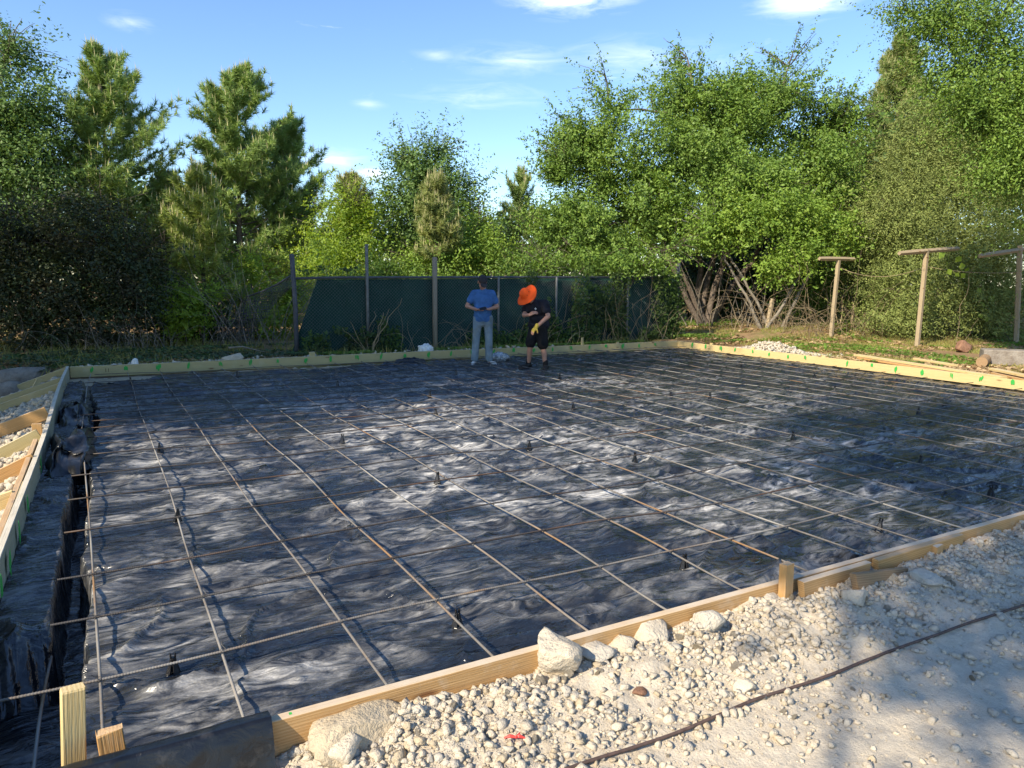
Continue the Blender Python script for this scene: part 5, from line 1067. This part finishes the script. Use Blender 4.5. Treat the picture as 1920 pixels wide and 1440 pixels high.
def eyes(parent, P, Rm_, s=1.0):
    for sx in (-1, 1):
        V, Fq = ICO[2]; b = MB(); b.add((V * .012 * s) @ Rm_.T + P((sx * .030, -.072, .008)), [tuple(f_) for f_ in Fq]); link('eye', b.build('eye', M['bag'], True), parent)
        b = MB(); b.add((V * .006 * s) @ Rm_.T + P((sx * .030, -.082, .007)), [tuple(f_) for f_ in Fq]); link('pupil', b.build('pupil', M['hair'], True), parent)
def shell(c0, Rm_, s, fn_r, n_u=24, n_v=10, vmax=math.pi / 2): pass

def man_one():
    az = -math.atan2(6.54, 12.85); e = thing('person', 'man in blue t-shirt, faded jeans and grey cap looking down at a phone', 'person', (6.54, 12.85, .0), az)
    # joints: x right in view, y away, z up
    hipL, hipR = (-.10, 0, .93), (.10, 0, .93); knL, knR = (-.135, -.03, .50), (.115, -.02, .50); anL, anR = (-.165, .02, .085), (.125, .03, .085)
    shL, shR = (-.175, .03, 1.415), (.175, .03, 1.415); elL, elR = (-.315, .03, 1.16), (.275, .04, 1.15); wrL, wrR = (-.125, -.23, 1.105), (.115, -.24, 1.115)
    hd, P, Rm_ = head_parts((-.015, -.055, 1.625), .75, .25, 1.14)
    sk = hd + [capsule((0, .03, 1.43), (-.01, -.02, 1.56), .062, .056), ellip((0, .02, 1.30), (.17, .11, .17)), ellip((0, .0, 1.08), (.15, .115, .16)), ellip((0, .01, .95), (.16, .11, .11)),
          capsule(shL, elL, .052, .043), capsule(elL, wrL, .043, .028), capsule(shR, elR, .052, .043), capsule(elR, wrR, .043, .028), capsule((0, .02, 1.40), shL, .07, .055), capsule((0, .02, 1.40), shR, .07, .055),
          capsule(hipL, knL, .08, .055), capsule(knL, anL, .055, .038), capsule(hipR, knR, .08, .055), capsule(knR, anR, .055, .038),
          capsule(anL, (-.17, -.02, .04), .03, .02), capsule(anR, (.14, -.02, .04), .03, .02)]
    sk += hand(wrL, (.85, -.35, -.05), (.2, .3, .9), .45, -1) + hand(wrR, (-.75, -.45, .12), (-.1, .4, -.9), .55, -1)
    body = fuse('body', sk, .0075, M['skin'], e, 3); eyes(e, P, Rm_, 1.05)
    sh = [ellip((0, .02, 1.30), (.205, .135, .19)), ellip((0, .01, 1.21), (.195, .14, .20)), ellip((-.005, -.005, 1.10), (.190, .150, .22)), ellip((-.01, .0, .99), (.185, .145, .15)), capsule((-.085, .0, .945), (.07, .0, .945), .105, .105), capsule((-.085, -.035, .915), (.07, -.035, .915), .085, .085), capsule((-.085, .035, .915), (.07, .035, .915), .085, .085), capsule((0, .02, 1.42), shL, .075, .068), capsule((0, .02, 1.42), shR, .075, .068), capsule(shL, (-.250, .03, 1.27), .070, .076), capsule(shR, (.232, .035, 1.26), .070, .076), capsule((-.0, .02, 1.42), (-.0, .01, 1.468), .085, .07)]
    fuse('t_shirt', sh, .009, M['blue_shirt'], e, 3)
    je = [ellip((0, .01, .90), (.165, .125, .12)), capsule(hipL, knL, .098, .076), capsule(knL, (-.163, .02, .115), .076, .075), capsule(hipR, knR, .098, .076), capsule(knR, (.125, .03, .115), .076, .075), capsule((-.11, 0, .84), (.11, 0, .84), .09, .09)]
    fuse('jeans', je, .010, M['jeans'], e, 3)
    for (ax_, ay, tx_, ty_) in ((-.165, .02, -.195, -.13), (.13, .03, .235, -.10)):
        fuse('shoe', [capsule((ax_, ay + .035, .045), (tx_, ty_, .035), .045, .042), ellip((ax_, ay, .07), (.046, .055, .045)), capsule((ax_, ay + .04, .018), (tx_, ty_ - .01, .018), .046, .046, flat_=1)], .008, M['white_shoe'], e, 2)
    # cap: crown and bill
    def E(cc, rr, n=3):
        V, Fq = ICO[n]; return ((V * np.array(rr)) @ Rm_.T + P(cc), [tuple(f_) for f_ in Fq])
    V, Fq = E((0, .012, .052), (.090, .108, .088)); Vl = (V - P((0, .012, .052))) @ Rm_; keepf = [f_ for f_ in Fq if Vl[list(f_), 2].mean() > -.012]
    cap = fuse('cap', [(V, Fq)], .008, M['cap'], e, 2)
    bl = []
    for sx in np.linspace(-.055, .055, 7): bl.append(capsule(P((sx, -.075, .048)), P((sx * .85, -.165 + abs(sx) * .5, .036 - abs(sx) * .12)), .007, .006, 8))
    fuse('cap_bill', bl, .006, M['cap'], e, 1)
    fuse('hair', [E((0, .055, .0), (.074, .048, .050)), E((-.062, .01, .0), (.016, .03, .028)), E((.062, .01, .0), (.016, .03, .028))], .008, M['hair'], e, 2)
    ph = MB(); ph.box((-.038, -.008, -.07), (.038, .008, .07), .004); o = link('phone', ph.build('phone', M['chair']), None)
    Rz = Matrix.Rotation(az, 4, 'Z'); o.matrix_world = Matrix.Translation(Vector((6.54, 12.85, 0))) @ Rz @ Matrix.Translation((-.005, -.315, 1.128)) @ Matrix.Rotation(-1.0, 4, 'X') @ Matrix.Rotation(1.2, 4, 'Y')
    tag(o, 'small black phone held in both hands by the man in blue', 'phone')
man_one()
def man_two():
    base = gz(1006, 692, 0); az = -math.atan2(base[0], base[1]); e = thing('person', 'man in black t-shirt and shorts with bright orange sun hat and yellow glove', 'person', (base[0], base[1], .0), az)
    hipL, hipR = (-.05, .03, .80), (.085, -.04, .80); knL, knR = (-.125, -.10, .45), (.115, -.14, .45); anL, anR = (-.155, .02, .08), (.165, -.12, .08)
    shL, shR = (-.185, -.02, 1.235), (.135, -.16, 1.25); elL, elR = (-.245, -.16, 1.03), (.20, -.30, 1.02); wrL, wrR = (-.145, -.30, 1.045), (-.015, -.42, .83)
    hd, P, Rm_ = head_parts((-.205, -.225, 1.385), .95, -.75, 1.03)
    pel = (.03, .02, .84); ch = (-.03, -.07, 1.14)
    sk = hd + [capsule((-.05, -.09, 1.24), (-.155, -.17, 1.34), .06, .056), ellip(ch, (.16, .115, .18), (.25, -.2, -.3)), ellip((.01, -.02, .97), (.14, .12, .15)), ellip(pel, (.15, .12, .11)),
          capsule(shL, elL, .052, .043), capsule(elL, wrL, .042, .028), capsule(shR, elR, .054, .045), capsule(elR, wrR, .044, .029), capsule((-.03, -.08, 1.23), shL, .07, .055), capsule((-.03, -.08, 1.23), shR, .07, .055),
          capsule(hipL, knL, .083, .058), capsule(knL, anL, .055, .036), capsule(hipR, knR, .083, .058), capsule(knR, anR, .055, .036), capsule(knL, ((knL[0] + anL[0]) / 2, .0, .30), .05, .055), capsule(knR, ((knR[0] + anR[0]) / 2, -.11, .30), .05, .055),
          capsule(anL, (-.20, -.0, .04), .03, .02), capsule(anR, (.16, -.16, .04), .03, .02)]
    sk += hand(wrL, (.65, -.25, .35), (.4, .6, -.5), .8, 1) + hand(wrR, (-.55, -.3, -.65), (.3, .6, -.4), .6, 1)
    fuse('body', sk, .0075, M['skin'], e, 3); eyes(e, P, Rm_, 1.0)
    sh = [ellip(ch, (.190, .145, .20), (.25, -.2, -.3)), ellip((.01, -.03, .98), (.170, .150, .17)), capsule((-.06, 0, .86), (.12, -.02, .86), .12, .12), capsule((-.03, -.08, 1.235), shL, .078, .078), capsule((-.03, -.08, 1.24), shR, .078, .080), capsule(shL, (-.222, -.09, 1.12), .080, .080), capsule(shR, (.172, -.24, 1.12), .082, .084), capsule((-.05, -.09, 1.23), (-.09, -.12, 1.285), .08, .068)]
    fuse('t_shirt', sh, .009, M['black_cloth'], e, 3)
    so = [ellip(pel, (.175, .14, .12)), capsule(hipL, (-.12, -.085, .50), .108, .100), capsule(hipR, (.112, -.125, .48), .110, .105), capsule((-.05, .02, .76), (.09, -.03, .76), .10, .10)]
    fuse('shorts', so, .010, M['shorts'], e, 3)
    for (an_, toe) in ((anL, (-.30, -.07, .035)), (anR, (.155, -.28, .035))):
        fuse('shoe', [capsule((an_[0] + .02, an_[1] + .03, .045), toe, .056, .048), ellip((an_[0], an_[1], .075), (.056, .06, .055))], .008, M['black_shoe'], e, 2)
        fuse('sock', [capsule((an_[0], an_[1], .09), (an_[0] + (.002), an_[1] - .004, .155), .052, .050)], .008, M['shorts'], e, 2)
    fuse('glove', hand(wrR, (-.55, -.3, -.65), (.3, .6, -.4), .6, 1, .95, 1.22) + [capsule(wrR, np.array(wrR) + np.array([.012, .012, .03]), .038, .040)], .007, M['yellow_glove'], e, 2)
    # wide brimmed hat with neck flap
    n = 30; Vh = []; prof = [(.0, .150), (.035, .148), (.070, .135), (.088, .105), (.096, .060), (.100, .040), (.125, .030), (.160, .016), (.196, .004), (.197, .000), (.158, .011), (.122, .022), (.097, .032), (.090, .050)]
    for (r, z) in prof:
        for q in range(n):
            a = 2 * math.pi * q / n; wav = (.004 * math.sin(a * 3 + .6) + .016 * math.cos(a * 2)) * max(0, (r - .1) / .08) if r > .1 else 0
            Vh.append(P((r * math.sin(a), .012 + r * 1.12 * math.cos(a), z + wav)))
    Fh = [(i_ * n + j, i_ * n + (j + 1) % n, (i_ + 1) * n + (j + 1) % n, (i_ + 1) * n + j) for i_ in range(len(prof) - 1) for j in range(n)]
    b = MB(); b.add(Vh, Fh); hat = link('sun_hat', b.build('sun_hat', M['orange'], True), e)
    for (ax_, ay) in ((.093, -.03), (.088, .045), (-.09, 0)):
        V, Fq = ICO[1]; b = MB(); b.add((V * .007) @ Rm_.T + P((ax_, ay, .078)), [tuple(f_) for f_ in Fq]); link('eyelet', b.build('eyelet', M['hair']), hat)
    Vf = []; m_ = 14
    for k_ in range(9):
        u_ = k_ / 8
        for q in range(m_):
            a = -1.75 + 3.5 * q / (m_ - 1); r = .096 + .02 * u_ + .010 * math.sin(q * 1.4) * u_; Vf.append(P((r * math.sin(a), .015 + r * 1.12 * math.cos(a), .030 - .14 * u_)))
    Ff = [(i_ * m_ + j, i_ * m_ + j + 1, (i_ + 1) * m_ + j + 1, (i_ + 1) * m_ + j) for i_ in range(8) for j in range(m_ - 1)]
    b = MB(); b.add(Vf, Ff); o = link('neck_flap', b.build('neck_flap', M['orange'], True), e); o.modifiers.new('t', 'SOLIDIFY').thickness = .006
    b = MB(); q = np.array([-.035, -.245, 1.155])
    for k_, (dx, dz) in enumerate(((-.012, 0), (.012, 0), (0, .012), (0, -.012))): b.box(q + np.array([dx - .004, -.003, dz - .010]), q + np.array([dx + .004, .003, dz + .010]))
    link('shirt_print', b.build('shirt_print', M['bag']), e)
man_two()
